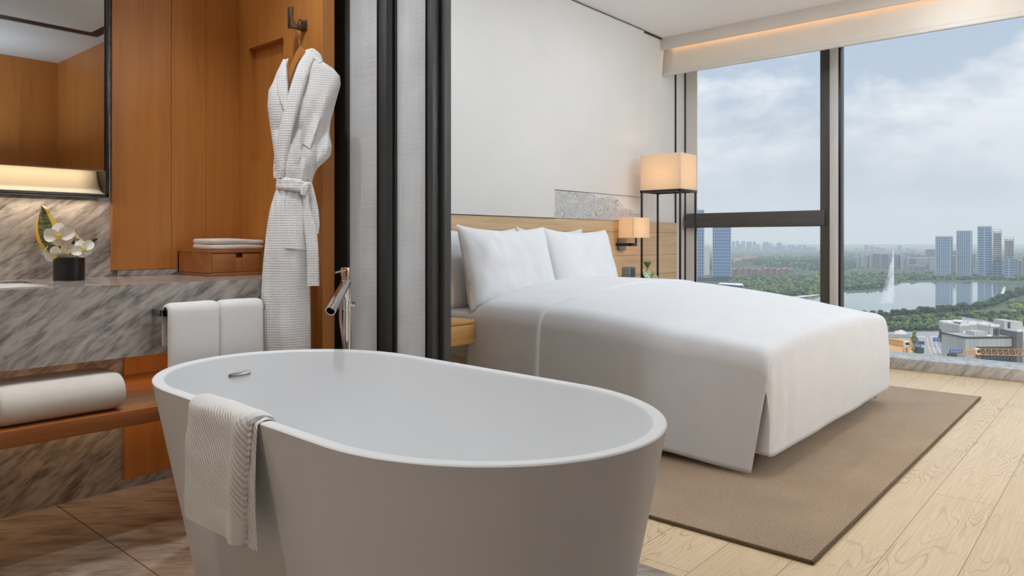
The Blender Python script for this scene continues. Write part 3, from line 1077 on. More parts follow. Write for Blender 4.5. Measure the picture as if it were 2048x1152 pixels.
def mk_snake():
    t = NT('snake_plant_leaf')
    tc = t.n('ShaderNodeUVMap')
    sp = t.n('ShaderNodeSeparateXYZ'); t.link(tc.outputs[0], sp.inputs[0])
    e = t.math('ABSOLUTE', t.math('SUBTRACT', sp.outputs[0], .5))
    edge = t.ramp(e, [(.30, (0, 0, 0, 1)), (.34, (1, 1, 1, 1))])
    nz = t.noise(t.obj(scale=(40, 40, 220)), 1., 3., .5, .8).outputs[0]
    g = t.ramp(nz, [(.42, srgb(38, 46, 28)), (.56, srgb(96, 104, 62))])
    col = t.mix(edge, g, srgb(206, 170, 62))
    t.bsdf(col, .4)
    return t.m


def uv_leaf(name, mat, parent, base, tip, width, bulge, nrm):
    base = Vector(base); tip = Vector(tip); ax = (tip - base); L = ax.length; ax.normalize()
    nrm = Vector(nrm).normalized(); rt = ax.cross(nrm).normalized()
    nu, nv = 13, 26
    mb = B(); uvs = []
    for sgn in (1, -1):
        def fn(a, b):
            u = a * 2 - 1
            w = width * (math.sin(PI * min(1, .16 + b * .84)) ** .75) * (1 - .1 * b)
            if b > .97: w *= (1 - b) / .03 * .9 + .02
            return base + ax * L * b + rt * (u * w + bulge * math.sin(PI * b)) + nrm * (-.012 * u * u + sgn * .0012)
        mb.grid(fn, nu, nv)
        uvs += [(i / (nu - 1), j / (nv - 1)) for j in range(nv) for i in range(nu)]
    o = mb.build(name, mat, parent)
    uv = o.data.uv_layers.new(name='UVMap')
    for lp in o.data.loops:
        uv.data[lp.index].uv = uvs[lp.vertex_index]
    return o


uv_leaf('snake_plant_leaf', mk_snake(), t, at(113, 508, D=dd + .02), at(83, 411, D=dd + .035), .0435, -.012, -fv + rv * .1)
M_orch = plain('white_orchid_petal', srgb(240, 236, 224), .55, var=.04, vs=40, Subsurface_Weight=.0)
M_orc = plain('yellow_orchid_centre', srgb(214, 186, 84), .5, var=.15, vs=60)


def orchid(cpx, cpy, size, face, roll, dz=0.0, parts=5):
    c = at(cpx, cpy, D=dd + dz)
    fn_ = Vector(face).normalized()
    r0 = zv.cross(fn_).normalized(); u0 = fn_.cross(r0).normalized()
    def dirv(a):
        return r0 * math.cos(a) + u0 * math.sin(a)
    m = B()
    for k, (a, w, h, cup, off) in enumerate(((roll + .12, .62, .78, .012, .002), (roll + PI - .12, .62, .78, .012, .002))):
        dv_ = dirv(a)
        petal(m, c + fn_ * off, fn_.cross(dv_), dv_ - fn_ * .08, size * w * .56, size * h, -.010 * size / .05, 'round')
    for a, w, h in ((roll + PI / 2, .34, .62), (roll - PI / 2 - .62, .34, .62), (roll - PI / 2 + .62, .34, .62))[:parts - 2]:
        dv_ = dirv(a)
        petal(m, c - fn_ * .003, fn_.cross(dv_), dv_ - fn_ * .15, size * w, size * h, -.006, 'round')
    o = m.build('flower', M_orch, t)
    y = B()
    y.ball(c + fn_ * .008 - u0 * .004, size * .13, 2, (1, 1, 1.1), .3, 4)
    y.ball(c + fn_ * .010 + r0 * size * .1, size * .08, 1, (1, 1, 1.4)).ball(c + fn_ * .010 - r0 * size * .1, size * .08, 1, (1, 1, 1.4))
    y.ball(c + fn_ * .012 - u0 * size * .16, size * .09, 1, (1, 1, 1.4))
    y.build('flower_centre', M_orc, o)


orchid(119, 470, .066, -fv - zv * .10 + rv * .1, .1, -.035)
orchid(114, 512, .056, -fv * .8 - zv * .55 + rv * .0, -.1, -.03)
orchid(140, 500, .042, -fv - zv * .3 + rv * .35, .35, -.02)
orchid(166, 497, .048, -fv * .8 + rv * .7 + zv * .1, .5, -.04)
gl = B()
petal(gl, at(160, 490, D=dd + .0), zv - rv * .3, rv * .95 + zv * .32 - fv * .1, .010, .07, .006, 'point')
petal(gl, at(140, 492, D=dd - .0), zv, rv * .4 + zv * .5 - fv * .1, .010, .03, .006, 'point')
gl.build('leaf', G_dark, t)
mo = B()
for k in range(9):
    mo.ball(at(RND.uniform(150, 172), RND.uniform(472, 487), D=dd + RND.uniform(-.02, .02)), RND.uniform(.006, .011), 1, (1, 1, 1), .5, k)
mo.build('dried_blossom', plain('dried_tan_blossom', srgb(196, 172, 128), .8, var=.3, vs=60), t)
B().tube([at(96, 492, D=dd), at(90, 500, D=dd - .01), at(84, 509, D=dd - .015)], .0012, 6).build('tendril', G_cream, t)
B().tube([pc + Vector((0, 0, .06)), at(120, 500, D=dd), at(122, 478, D=dd - .02)], .0025, 8).build('stem', G_stem, t)

# =================================================================== WOODEN BOX + TOWEL ON THE COUNTER
bx = thing('wooden_box', 'low walnut box with one drawer at the right end of the counter', 'box', (1.43, 2.79, .8142))
x0, x1, y0, y1, z0, z1 = 1.322, 1.545, 2.66, 2.92, .8142, .914
cs = B().box(x0, x1, y0, y1, z1 - .012, z1, .0012).box(x0, x1, y0, y1, z0 + .002, z0 + .012).box(x0, x0 + .009, y0, y1, z0 + .01, z1 - .01).box(x1 - .009, x1, y0, y1, z0 + .01, z1 - .01).box(x0, x1, y1 - .009, y1, z0 + .01, z1 - .01)
cs.box(x0 + .004, x1 - .004, y0 + .004, y1 - .004, z0, z0 + .003)
cs.build('case', MT['box_wood'], bx)
dr = B()
nx0, nx1 = 1.431, 1.460
dz0, dz1 = z0 + .0135, z1 - .0145
dr.box(x0 + .0115, nx0, y0 + .002, y0 + .014, dz0, dz1, .0008).box(nx1, x1 - .0115, y0 + .002, y0 + .014, dz0, dz1, .0008).box(nx0, nx1, y0 + .002, y0 + .014, dz0, dz1 - .016, .0005)
dr.build('drawer', MT['box_wood'], bx)
B().box(nx0, nx1, y0 + .014, y0 + .016, dz1 - .018, dz1).build('finger_notch', MT['black_gap'], bx, smooth=0)


def folded_towel(name, label, group, x0, x1, y0, y1, z0, z1, mat, layers=2, ex=3.2, M=None, fold='left', cat='towel', wob=.004, seam=None):
    """stack of rounded folded layers joined at one long fold"""
    mb = B()
    H = (z1 - z0) / layers
    for L in range(layers):
        zc = z0 + H * (L + .5)
        ins = RND.uniform(0, .004) if layers > 1 else 0
        nb = 60
        ring_pts = []
        for k in range(nb):
            a = 2 * PI * k / nb
            ring_pts.append((math.copysign(abs(math.cos(a)) ** (2 / 7.), math.cos(a)), math.copysign(abs(math.sin(a)) ** (2 / 7.), math.sin(a))))
        rings = []
        nl = 11
        rr = H * .5
        for j in range(nl):
            b = -PI / 2 + PI * j / (nl - 1)
            off = rr * (1 - max(0, math.cos(b)) ** (2 / ex))
            zz = zc + rr * 1.02 * math.copysign(abs(math.sin(b)) ** (2 / ex), math.sin(b))
            ring = []
            for cx, cy in ring_pts:
                X = (x0 + x1) / 2 + cx * ((x1 - x0) / 2 - off - ins); Y = (y0 + y1) / 2 + cy * ((y1 - y0) / 2 - off - ins)
                w = mnoise.noise(Vector((X * 9, Y * 9, zz * 9 + L * 4)))
                dz = wob * w
                if seam is not None and j >= nl // 2:
                    dz -= .006 * math.exp(-((X - seam) / .006) ** 2) * (1 if L == layers - 1 else 0)
                ring.append(Vector((X + wob * .5 * w, Y + wob * .5 * w, max(z0 + .0003, zz + dz * (1 if j > 2 else 0)))))
            rings.append(ring)
        # inner top rings so the top is gently domed
        top = rings[-1]
        cxm = sum((p for p in top), Vector()) / len(top)
        for f_, up in ((.66, .0012), (.33, .0018), (.02, .002)):
            rings.append([Vector((lerp(cxm.x, p.x, f_), lerp(cxm.y, p.y, f_), p.z + up - (.006 * math.exp(-((lerp(cxm.x, p.x, f_) - seam) / .006) ** 2) if seam is not None and L == layers - 1 else 0))) for p in top])
        mb.loft(rings, caps=True)
    if M is not None:
        mb.v = [M @ p for p in mb.v]
    o = mb.build(name, mat, None, smooth=70)
    return tag(o, label, cat, group)


folded_towel('face_towel', 'white face towel folded on top of the walnut box', None, 1.336, 1.570, 2.662, 2.86, .9145, .955, MT['terry_cream'], 2, 2.4, wob=.0035, seam=1.47)
def rolled_edge_towel(label, x0, x1, y0, y1, z0, z1, mat):
    """bath towel folded over itself: an outer sheet wrapped round the front edge and two folds inside"""
    mb = B()
    def usheet(x0, x1, y0, y1, z0, z1, th, seed):
        R0 = (z1 - z0) / 2
        path = []
        for i in range(9): path.append((lerp(y1, y0 + R0, i / 8), z0 + th / 2, 0))
        for i in range(1, 12):
            a = -PI / 2 - PI * i / 12
            path.append((y0 + R0 + (R0 - th / 2) * math.cos(a), (z0 + z1) / 2 + (R0 - th / 2) * math.sin(a), 0))
        for i in range(9): path.append((lerp(y0 + R0, y1, i / 8), z1 - th / 2, 0))
        secs = []
        NXS = 26
        for j in range(NXS):
            u = j / (NXS - 1); x = lerp(x0, x1, .5 - .5 * math.cos(PI * u))
            e = (1 - abs(2 * (x - x0) / (x1 - x0) - 1) ** 14) ** .5
            o_, i_ = [], []
            for k, (y, z, _) in enumerate(path):
                p0 = path[max(0, k - 1)]; p1 = path[min(len(path) - 1, k + 1)]
                ty, tz = p1[0] - p0[0], p1[1] - p0[1]; L = math.hypot(ty, tz) or 1
                ny, nz_ = -tz / L, ty / L
                w = .004 * mnoise.noise(Vector((x * 10 + seed, y * 9, z * 9)))
                h = th / 2 * (.35 + .65 * e)
                xx = x + .003 * mnoise.noise(Vector((y * 20, z * 20, seed)))
                o_.append(Vector((xx, y - ny * (h + w), max(z0 + .0003, z - nz_ * (h + w)))))
                i_.append(Vector((xx, y + ny * h, max(z0 + .0004, z + nz_ * h))))
            secs.append(o_ + i_[::-1])
        mb.loft(secs, caps=True)
    usheet(x0, x1, y0, y1, z0, z1, .026, 1)
    H = z1 - z0
    usheet(x0 + .006, x1 - .004, y0 + .027, y1, z0 + .026, z1 - .026, .021, 2)
    usheet(x0 + .004, x1 - .008, y0 + .05, y1, z0 + .047, z1 - .047, .012, 3)
    return tag(mb.build('bath_towel', mat, None, smooth=70), label, 'towel')


rolled_edge_towel('thick folded white bath towel lying on the wood shelf', .572, .893, 2.312, 2.50, .4375, .549, MT['terry_cream'])
# =================================================================== TOWEL BAR WITH HAND TOWELS
t = thing('towel_bar', 'square chrome towel bar fixed to the marble apron', 'towel rail', (1.15, 2.33, .72))
b = B().box(.985, 1.40, 2.285, 2.297, .713, .735, .002)
for x in (.985, 1.385):
    b.box(x, x + .015, 2.285, 2.3575, .713, .735, .001)
b.build('bar', MT['steel'], t)


def hung_towel(label, x0, x1, seed, zb):
    """folded hand towel: two thick layers over the bar"""
    mb = B()
    yb, zb_ = 2.291, .724
    prof = []
    R0, TH = .016, .011
    for zz in (zb, zb + .03, .58, .64, .70): prof.append((yb - R0 - .002, zz))
    for a in range(0, 181, 20):
        prof.append((yb - (R0 + .002) * math.cos(math.radians(a)), zb_ + (R0 + .004) * math.sin(math.radians(a))))
    for zz in (.70, .66, .62): prof.append((yb + R0 + .002, zz))
    n = len(prof)
    secs = []
    NXS = 16
    for i in range(NXS):
        u = i / (NXS - 1)
        x = lerp(x0, x1, u)
        e = 1 - (abs(u * 2 - 1)) ** 10
        outer = []; inner = []
        for k, (y, z) in enumerate(prof):
            w = .003 * mnoise.noise(Vector((x * 12 + seed, z * 8, seed)))
            th = TH * (.45 + .55 * e)
            dirn = Vector((0, y - yb, z - zb_ if z > zb_ else 0)).normalized()
            outer.append(Vector((x + .002 * mnoise.noise(Vector((z * 20, seed, 0))), y, z)) + dirn * (th + w))
            inner.append(Vector((x, y, z)) - dirn * .001)
        secs.append(outer + inner[::-1])
    mb.loft(secs, caps=True)
    o = mb.build('hand_towel', MT['terry'], None, smooth=70)
    return tag(o, label, 'towel', 'hand towels on the chrome bar')


hung_towel('white hand towel on the chrome bar, left of the pair under the counter', .998, 1.163, 1.0, .40)
hung_towel('white hand towel on the chrome bar, right of the pair beside the robe', 1.165, 1.318, 4.0, .42)

# =================================================================== TOWEL OVER THE BATHTUB RIM
# cross-section follows the tub wall: outside hem -> up the outside -> over the rim -> down inside


def rim_pt(y, off, z):
    """point on the near long side (towards -X) of the tub at along-coordinate y, wall offset off"""
    e = TA - TM
    yl = y
    b = TB - off
    if abs(yl) <= e:
        x = -b; yy = yl
    else:
        m = TM - off
        q = max(-1, min(1, (abs(yl) - e) / m))
        x = -b * math.sqrt(max(0, 1 - q * q)); yy = yl
    return Vector((TX + x * math.cos(TR) - yy * math.sin(TR), TY + x * math.sin(TR) + yy * math.cos(TR), z))


def loc_y(p):
    return -(p.x - TX) * math.sin(TR) * -1 * -1 + (p.y - TY) * math.cos(TR) if False else (-(p.x - TX) * math.sin(TR) + (p.y - TY) * math.cos(TR))


pl_ = at(381, 801, Z=ZT); pr_ = at(515, 843, Z=ZT)
ya, yb = loc_y(pl_), loc_y(pr_)


def towel_layer(mb, ya, yb, lift, zhem_a, zhem_b, zin, th, seed, lean=0.0, rolledge=.0, inner_shift=0.0, nu=40):
    def path(y, u):
        """list of (point) from outer hem to inner hem"""
        zh = lerp(zhem_a, zhem_b, u)
        P = []
        zt = ZT + lift
        # outside: nearly vertical hang from the rim edge
        for k in range(14):
            q = k / 13
            z = lerp(zh, ZT - .006, q)
            off = -lift - .004 - .004 * math.sin(q * PI)
            p = rim_pt(y + lean * (1 - q), off, z)
            # cloth hangs straight; the stone wall recedes behind it
            P.append(p)
        c_off = .0155
        for a in range(10, 171, 20):
            ca, sa = math.cos(math.radians(a)), math.sin(math.radians(a))
            P.append(rim_pt(y, c_off - (c_off + lift + .002) * ca, ZT - .006 + (.008 + lift) * sa))
        for k in range(1, 9):
            q = k / 8
            z = lerp(ZT - .008, zin, q)
            P.append(rim_pt(y + inner_shift * q, inner_off(z) + lift + .004, z))
        return P
    rows_o = []; rows_i = []
    for i in range(nu):
        u = i / (nu - 1)
        y = lerp(ya, yb, u)
        P = path(y, u)
        e = 1 - abs(u * 2 - 1) ** 12
        roll = rolledge * math.exp(-((u - .90) / .10) ** 2)
        ro = []; ri = []
        for k, p in enumerate(P):
            a = P[max(0, k - 1)]; b = P[min(len(P) - 1, k + 1)]
            tdir = (b - a).normalized()
            ydir = Vector((-math.sin(TR), math.cos(TR), 0))
            nrm = tdir.cross(ydir)
            nrm.normalize()
            if k < 14 and nrm.x > 0: nrm = -nrm
            w = .0035 * mnoise.noise(Vector((y * 9, k * .35, seed)))
            amp = roll * (1 if k < 14 else max(0, 1 - (k - 14) / 6))
            ro.append(p + nrm * (th * (.35 + .65 * e) + w + amp))
            ri.append(p)
        rows_o.append(ro); rows_i.append(ri)
    n = len(rows_o[0])
    secs = [o_ + i_[::-1] for o_, i_ in zip(rows_o, rows_i)]
    mb.loft(secs, caps=True)
    return len(secs[0])


twl = thing('draped_towel', 'white ribbed towel hanging over the near rim of the bathtub', 'towel', rim_pt((ya + yb) / 2, 0, .33))
m = B()
NTW = towel_layer(m, ya, yb, .004, .318, .335, .50, .009, 3.0, lean=.022, rolledge=.014, inner_shift=-.02)
m.mi = [1 if (len(f) == 4 and (f[0] % NTW < 3 or f[0] % NTW > NTW - 5)) else 0 for f in m.f]
low = m.build('ribbed_cloth', [MT['rib'], MT['rib_plain']], twl, smooth=70)
m = B()
towel_layer(m, ya - .012, yb - .012, .0005, .325, .33, .50, .003, 9.0, lean=.0, inner_shift=-.03)
m.build('under_fold', MT['rib'], twl, smooth=70)
# =================================================================== BATH TAP (floor standing)
pc = at(694, 640, D=2.555)
fx, fy = pc.x, pc.y
t = thing('bath_tap', 'floor standing chrome bath tap with hand shower behind the tub', 'tap', (fx, fy, 0))
B().lathe([(.045, 0), (.045, .008), (.02, .014), (.02, .02)], (fx, fy, 0), 28).build('floor_flange', MT['chrome'], t)
post = B().tube([(fx, fy, .012), (fx, fy, .70)], .0145, 20)
post.build('post', MT['chrome'], t)
dz = 2.535
top = at(692, 566, D=dz); end = at(661, 622, D=2.38)
vb = B()
vc = at(691, 560, D=dz)
vb.lathe([(.0145, 0), (.0155, .004), (.0155, .024), (.0135, .026), (.0135, .034), (.0165, .036), (.0165, .062), (.015, .066), (.004, .067)], (vc.x, vc.y, vc.z - .022), 28)
vb.build('valve_body', MT['rose_chrome'], t)
B().tube([at(690, 541, D=dz - .01), at(679, 543, D=dz - .05), at(669.5, 546, D=dz - .08)], .004, 12, rad=[.0045, .004, .0038]).build('lever', MT['chrome'], t)
B().tube([(fx, fy, .69), (fx, fy, .74), tuple(lerp(fx, vc.x, .8) if i == 0 else lerp(fy, vc.y, .8) if i == 1 else .77 for i in range(3)), tuple(vc)], .0135, 18).build('neck', MT['chrome'], t)
ax = (end - top).normalized()
sp_ = B()
s0 = top - ax * .004
r_o, r_i = .0175, .0135
u_ = ax.orthogonal().normalized(); w_ = ax.cross(u_)
def rg_(c, r): return [c + (u_ * math.cos(2 * PI * k / 32) + w_ * math.sin(2 * PI * k / 32)) * r for k in range(32)]
sp_.loft([rg_(s0, .0165), rg_(lerp(s0, end, .5), r_o), rg_(end - ax * .0015, r_o), rg_(end, r_o - .0012), rg_(end, r_i + .0008), rg_(end - ax * .002, r_i), rg_(end - ax * .06, r_i)], caps=True)
sp_.build('spout', MT['chrome'], t, smooth=35)
hs = B().tube([at(697.5, 578, D=2.55), at(698.5, 600, D=2.55), at(699.5, 690, D=2.56), at(699.5, 760, D=2.56)], .006, 14, rad=[.0075, .0075, .006, .0055])
hs.build('hand_shower', MT['chrome'], t)
B().box(0, .03, -.006, .006, -.008, .008, .002, M=Matrix.Translation(at(694, 608, D=2.55)) @ Matrix.Rotation(YAW, 4, 'Z')).build('shower_holder', MT['rose_chrome'], t)
hp = [at(684, 590, D=2.53), at(681, 615, D=2.525), at(681, 640, D=2.525), at(685, 670, D=2.53), at(689, 700, D=2.535), at(692, 760, D=2.54), at(696, 860, D=2.55)]
B().tube(hp, .0055, 12).build('hose', MT['hose'], t)
B().tube([at(686, 584, D=2.53), at(686.5, 620, D=2.53)], .004, 10).build('diverter_rod', MT['chrome'], t)

# =================================================================== ROBE, HANGER, HOOK
hx = at(602, 40, X=X1 - .002).y
t = thing('robe_hook', 'square bronze double hook on the amber wood wall above the robe', 'hook', (X1, 2.42, 1.75))
b = B()
pA = at(610, 50, X=X1)
b.box(X1 - .006, X1 + .0005, pA.y - .016, pA.y + .022, pA.z - .022, pA.z + .016, .001)
b.build('wall_plate', MT['bronze'], t)
fq = at(594, 47, X=X1 - .06)
b = B()
b.box(X1 - .062, X1 - .005, pA.y - .006, pA.y + .014, pA.z - .022, pA.z - .004, .0012)
b.box(X1 - .066, X1 - .054, pA.y - .008, pA.y + .016, pA.z - .024, pA.z + .055, .0012)
b.build('prong', MT['bronze'], t)
b = B().tube([(X1 - .03, pA.y - .004, pA.z - .004), (X1 - .032, pA.y - .004, pA.z + .006), (X1 - .024, pA.y - .004, pA.z + .016), (X1 - .014, pA.y - .004, pA.z + .010), (X1 - .012, pA.y - .004, pA.z)], .003, 8)
b.build('ring', MT['bronze'], t)

MB_robe = MT['robe']
DH = 2.70            # viewing depth of the hanger
def rd(px, py):
    """depth of the robe's middle plane: it hangs from the hook and leans out over the counter edge"""
    k = (py - 100) / 600.0
    return lerp(2.655, 2.555, min(1, max(0, k) * 1.5)) + .035 * (px - 580) / 80.0 * (1 if py > 360 else .8)


hk = at(600, 96, D=2.665)
hg = thing('coat_hanger', 'wooden coat hanger with metal hook carrying the white robe', 'hanger', (hk.x, hk.y, hk.z))
prg = Vector((X1 - .045, pA.y + .004, pA.z - .022))
B().tube([prg + Vector((-.012, 0, .012)), prg + Vector((-.004, 0, .029)), prg + Vector((.006, 0, .023)), prg + Vector((-.002, 0, .004)), at(597, 78, D=2.672), at(599.5, 84, D=2.668), hk], .0022, 10).build('hook_wire', MT['bronze'], hg)
M_hang = plain('beech_hanger_wood', srgb(196, 132, 66), .35, var=.12, vs=20)
b = B()
def arm(pts, w, th):
    rings = []
    for (px, py, D, hh) in pts:
        c = at(px, py, D=D)
        rings.append([c + rv * a * w * .0 + zv * hh * s1 + fv * th * s2 for a, s1, s2 in ((0, .5, -1), (0, -.5, -1), (0, -.5, 1), (0, .5, 1))])
    return rings
b.loft(arm([(602, 104, 2.665, .042), (594, 116, 2.66, .044), (585, 138, 2.655, .046), (577, 160, 2.65, .044), (571, 178, 2.645, .036)], 0, .009))
b.loft(arm([(600, 104, 2.665, .042), (612, 112, 2.675, .044), (632, 128, 2.69, .04), (655, 146, 2.70, .03)], 0, .009))
b.build('arms', M_hang, hg, smooth=50)
B().tube([at(574, 178, D=2.648), at(592, 180, D=2.655), at(630, 160, D=2.68)], .005, 12).build('trouser_bar', M_hang, hg)

rb = thing('bathrobe', 'white waffle cotton bathrobe with tied belt hanging on the wood wall', 'bathrobe', tuple(at(575, 690, D=2.57)))
Ys = [117, 128, 145, 162, 181, 212, 259, 300, 335, 353, 366, 378, 400, 417, 440, 460, 490, 515, 555, 595, 640, 697, 760]
Ls = [574, 562, 553, 547, 537, 534.5, 541, 547, 552, 554, 553.5, 552, 545, 540, 536, 533, 529.5, 527, 524, 522, 521.5, 521.5, 522]
Yr = [100, 112, 123, 137, 153, 169, 203, 244, 269, 294, 312, 325, 337, 353, 366, 378, 417, 460, 515, 577, 640, 697, 760]
Rs = [622, 633, 645, 667, 680, 681.5, 672, 661, 659, 664, 661, 648, 634, 627, 624, 622, 616, 617, 618.5, 620, 621.5, 621.5, 621]


def silh(y): return interp(y, Ys, Ls), interp(y, Yr, Rs)


def fold(px, py):
    """pleats of the cloth, in metres towards the viewer"""
    lo, hi = silh(py)
    s = (px - lo) / max(1, hi - lo)
    f = 0.0
    if py < 366:      # upper body: pleats running from the shoulder to the waist
        k = sm((py - 140) / 80)
        f += .006 * k * math.sin((px + (py - 150) * .30) * .21) * sm((s - .35) / .2)
        f += .004 * sm((py - 250) / 60) * math.sin(px * .42 + py * .05)
    else:
        k = math.exp(-(py - 372) / 60.0)
        f += .005 * k * math.sin(px * .5 + 1.0)
        f += .006 * math.sin((px - 522) * .085 + .8 + .004 * py) * sm((py - 380) / 160)
        f += .004 * math.sin((px - 522) * .19 - py * .01) * sm((py - 420) / 200)
    f += .004 * mnoise.noise(Vector((px * .045, py * .016, 4.2)))
    return f


def shell_rows(mb, rows, thick, n=56):
    """rows: (py, px_left, px_right); closed flattened tube"""
    rings = []
    for py, l, r in rows:
        ring = []
        for k in range(n):
            a = 2 * PI * k / n
            ca, sa = math.cos(a), math.sin(a)
            s = .5 - .5 * math.copysign(abs(ca) ** .85, ca)
            px = lerp(l, r, s)
            D = rd(px, py)
            th = thick(py) * abs(sa) ** .7
            if sa > 0:
                ring.append(at(px, py, D=D - th - fold(px, py) * min(1, abs(sa) * 2)))
            else:
                ring.append(at(px, py, D=D + min(th, .022)))
        rings.append(ring)
    mb.loft(rings, caps=True)


m = B()
def th_body(py): return interp(py, [100, 150, 250, 340, 366, 400, 460, 560, 700, 760], [.016, .045, .055, .05, .038, .042, .046, .042, .036, .034])
rows = []
y = 196
while y <= 762:
    l, r = silh(y)
    if y > 700:
        pass
    rows.append((y, l, r)); y += 6
shell_rows(m, rows, lambda py: th_body(py) * (.2 + .8 * sm((py - 196) / 110)))
# left shoulder and right chest above the crossing
rows = []
for i in range(34):
    y = lerp(117, 310, i / 33)
    l, _ = silh(y)
    rr = interp(y, [117, 128, 150, 180, 200, 214], [578, 575, 576, 577, 578, 582]) + max(0, y - 214) * .3
    rows.append((y, l, max(rr, l + 3)))
shell_rows(m, rows, lambda py: interp(py, [117, 140, 200, 230, 260, 310], [.014, .03, .046, .044, .030, .002]), 40)
rows = []
for i in range(38):
    y = lerp(102, 310, i / 37)
    _, r = silh(y)
    l = interp(y, [102, 112, 140, 184, 206, 214], [612, 607, 599, 588, 577, 574])
    rows.append((y, l, r))
shell_rows(m, rows, lambda py: interp(py, [100, 130, 200, 240, 270, 310], [.014, .04, .053, .050, .034, .002]), 44)
m.build('body', MB_robe, rb, smooth=75)
# back of the robe seen inside the neck opening
m = B()
m.grid(lambda u, v: at(lerp(lerp(590, 570, v), lerp(622, 600, v), u), lerp(118, 205, v), D=2.675 - .012 * v + .006 * math.sin(u * 6)), 16, 16)
m.build('back_lining', MB_robe, rb, solid=.004)


def strap(mb, path, w, th, lift, n=9, flat=False, fk=1.0):
    """band of cloth: path of (px, py, width px) lying `lift` in front of the robe's surface"""
    rings = []
    pts = []
    N = 40
    for i in range(N):
        q = i / (N - 1) * (len(path) - 1)
        a = min(int(q), len(path) - 2); f_ = q - a
        pts.append(tuple(lerp(path[a][k], path[a + 1][k], f_) for k in range(3)))
    # smooth
    for _ in range(3):
        pts = [pts[0]] + [tuple((pts[i - 1][k] + 2 * pts[i][k] + pts[i + 1][k]) / 4 for k in range(3)) for i in range(1, N - 1)] + [pts[-1]]
    for i, (px, py, ww) in enumerate(pts):
        a = pts[max(0, i - 1)]; b = pts[min(N - 1, i + 1)]
        dx, dy = b[0] - a[0], b[1] - a[1]
        L = math.hypot(dx, dy) or 1
        nx, ny = -dy / L, dx / L
        ring = []
        for side_ in (0, 1):
            for k in range(n):
                s = (k / (n - 1)) * 2 - 1
                if side_: s = -s
                qx, qy = px + nx * s * ww / 2, py + ny * s * ww / 2
                lo, hi = silh(min(760, max(102, qy)))
                sc = max(0, min(1, (qx - lo) / max(1, hi - lo)))
                aa = math.sqrt(max(0, 1 - (2 * sc - 1) ** 2)) ** .7
                D = rd(qx, qy) - (th_body(qy) * aa if not flat else 0) - (fk * fold(qx, qy) * min(1, aa * 2) if not flat else 0) - lift
                rr = th * (1 - abs(s) ** 4) ** .5
                ring.append(at(qx, qy, D=D + (-rr if not side_ else .004)))
        rings.append(ring)
    mb.loft(rings, caps=True)


m = B()
strap(m, [(624, 108, 22), (609, 130, 27), (598, 165, 28), (586, 205, 28), (574, 250, 28), (563, 300, 27), (558, 335, 24), (557, 356, 20)], 0, .011, .004)
m.build('right_lapel', MB_robe, rb, smooth=75)
m = B()
strap(m, [(570, 119, 8), (565, 140, 17), (563, 165, 24), (565, 190, 22), (571, 214, 14), (575, 228, 6)], 0, .008, .003)
m.build('left_lapel', MB_robe, rb, smooth=75)
m = B()
strap(m, [(612, 106, 12), (624, 104, 16), (634, 113, 17), (641, 124, 12)], 0, .010, .003)
m.build('collar', MB_robe, rb, smooth=75)
m = B()
strap(m, [(552, 366, 23), (565, 367, 24), (585, 369, 25), (600, 372, 25), (612, 375, 25), (620, 374, 22)], 0, .009, .007, fk=.25)
m.build('belt', MB_robe, rb, smooth=75)
m = B()
strap(m, [(606, 390, 12), (611, 377, 15), (616, 366, 13)], 0, .014, .014)
m.build('belt_knot', MB_robe, rb, smooth=75)
m = B()
strap(m, [(611, 378, 12), (612, 405, 13), (614, 430, 18), (621, 460, 25), (625, 500, 24), (626, 540, 24), (626.5, 572, 25)], 0, .005, .045, flat=True)
strap(m, [(614, 370, 8), (619, 367, 11), (623, 390, 15), (627, 420, 20), (629, 450, 21), (631, 468, 12)], 0, .005, .025, flat=True)
m.build('belt_tail', MB_robe, rb, smooth=75)


def patch(mb, quad, lift, nu=14, nv=16, th=.003):
    (a, b, c, d_) = quad
    F_ = []
    for lf in (lift, lift - th):
        def fn(u, v):
            px = lerp(lerp(a[0], b[0], u), lerp(d_[0], c[0], u), v); py = lerp(lerp(a[1], b[1], u), lerp(d_[1], c[1], u), v)
            lo, hi = silh(py)
            sc = max(0, min(1, (px - lo) / max(1, hi - lo)))
            aa = math.sqrt(max(0, 1 - (2 * sc - 1) ** 2)) ** .7
            return at(px, py, D=rd(px, py) - th_body(py) * aa - fold(px, py) * min(1, aa * 2) - lf)
        mb.grid(fn, nu, nv)
    return mb


patch(B(), ((572, 394), (606, 401), (611, 500), (570, 496)), .0055).build('hip_pocket', MB_robe, rb, smooth=75)
patch(B(), ((616, 217), (641, 234), (620, 297), (597, 282)), .0035).build('chest_pocket', MB_robe, rb, smooth=75)
# =================================================================== OUTSIDE: the room is about 80 m above the plain
GZ = -79.0


def gp(px, py, z=GZ):
    return at(px, py, Z=z)


def dep(p): return p.x * UB + p.y * UA


def mk_ground():
    t = NT('plain_of_grass_and_scrub')
    v = t.obj()
    a = t.noise(v, .006, 8., .6).outputs[0]
    b = t.noise(v, .06, 6., .65).outputs[0]
    w = t.math('ADD', t.math('MULTIPLY', a, .6), t.math('MULTIPLY', b, .4))
    col = t.ramp(w, [(.36, srgb(36, 52, 38)), (.48, srgb(54, 70, 46)), (.58, srgb(78, 88, 56)), (.70, srgb(122, 110, 82))])
    t.bsdf(col, .95)
    return t.m


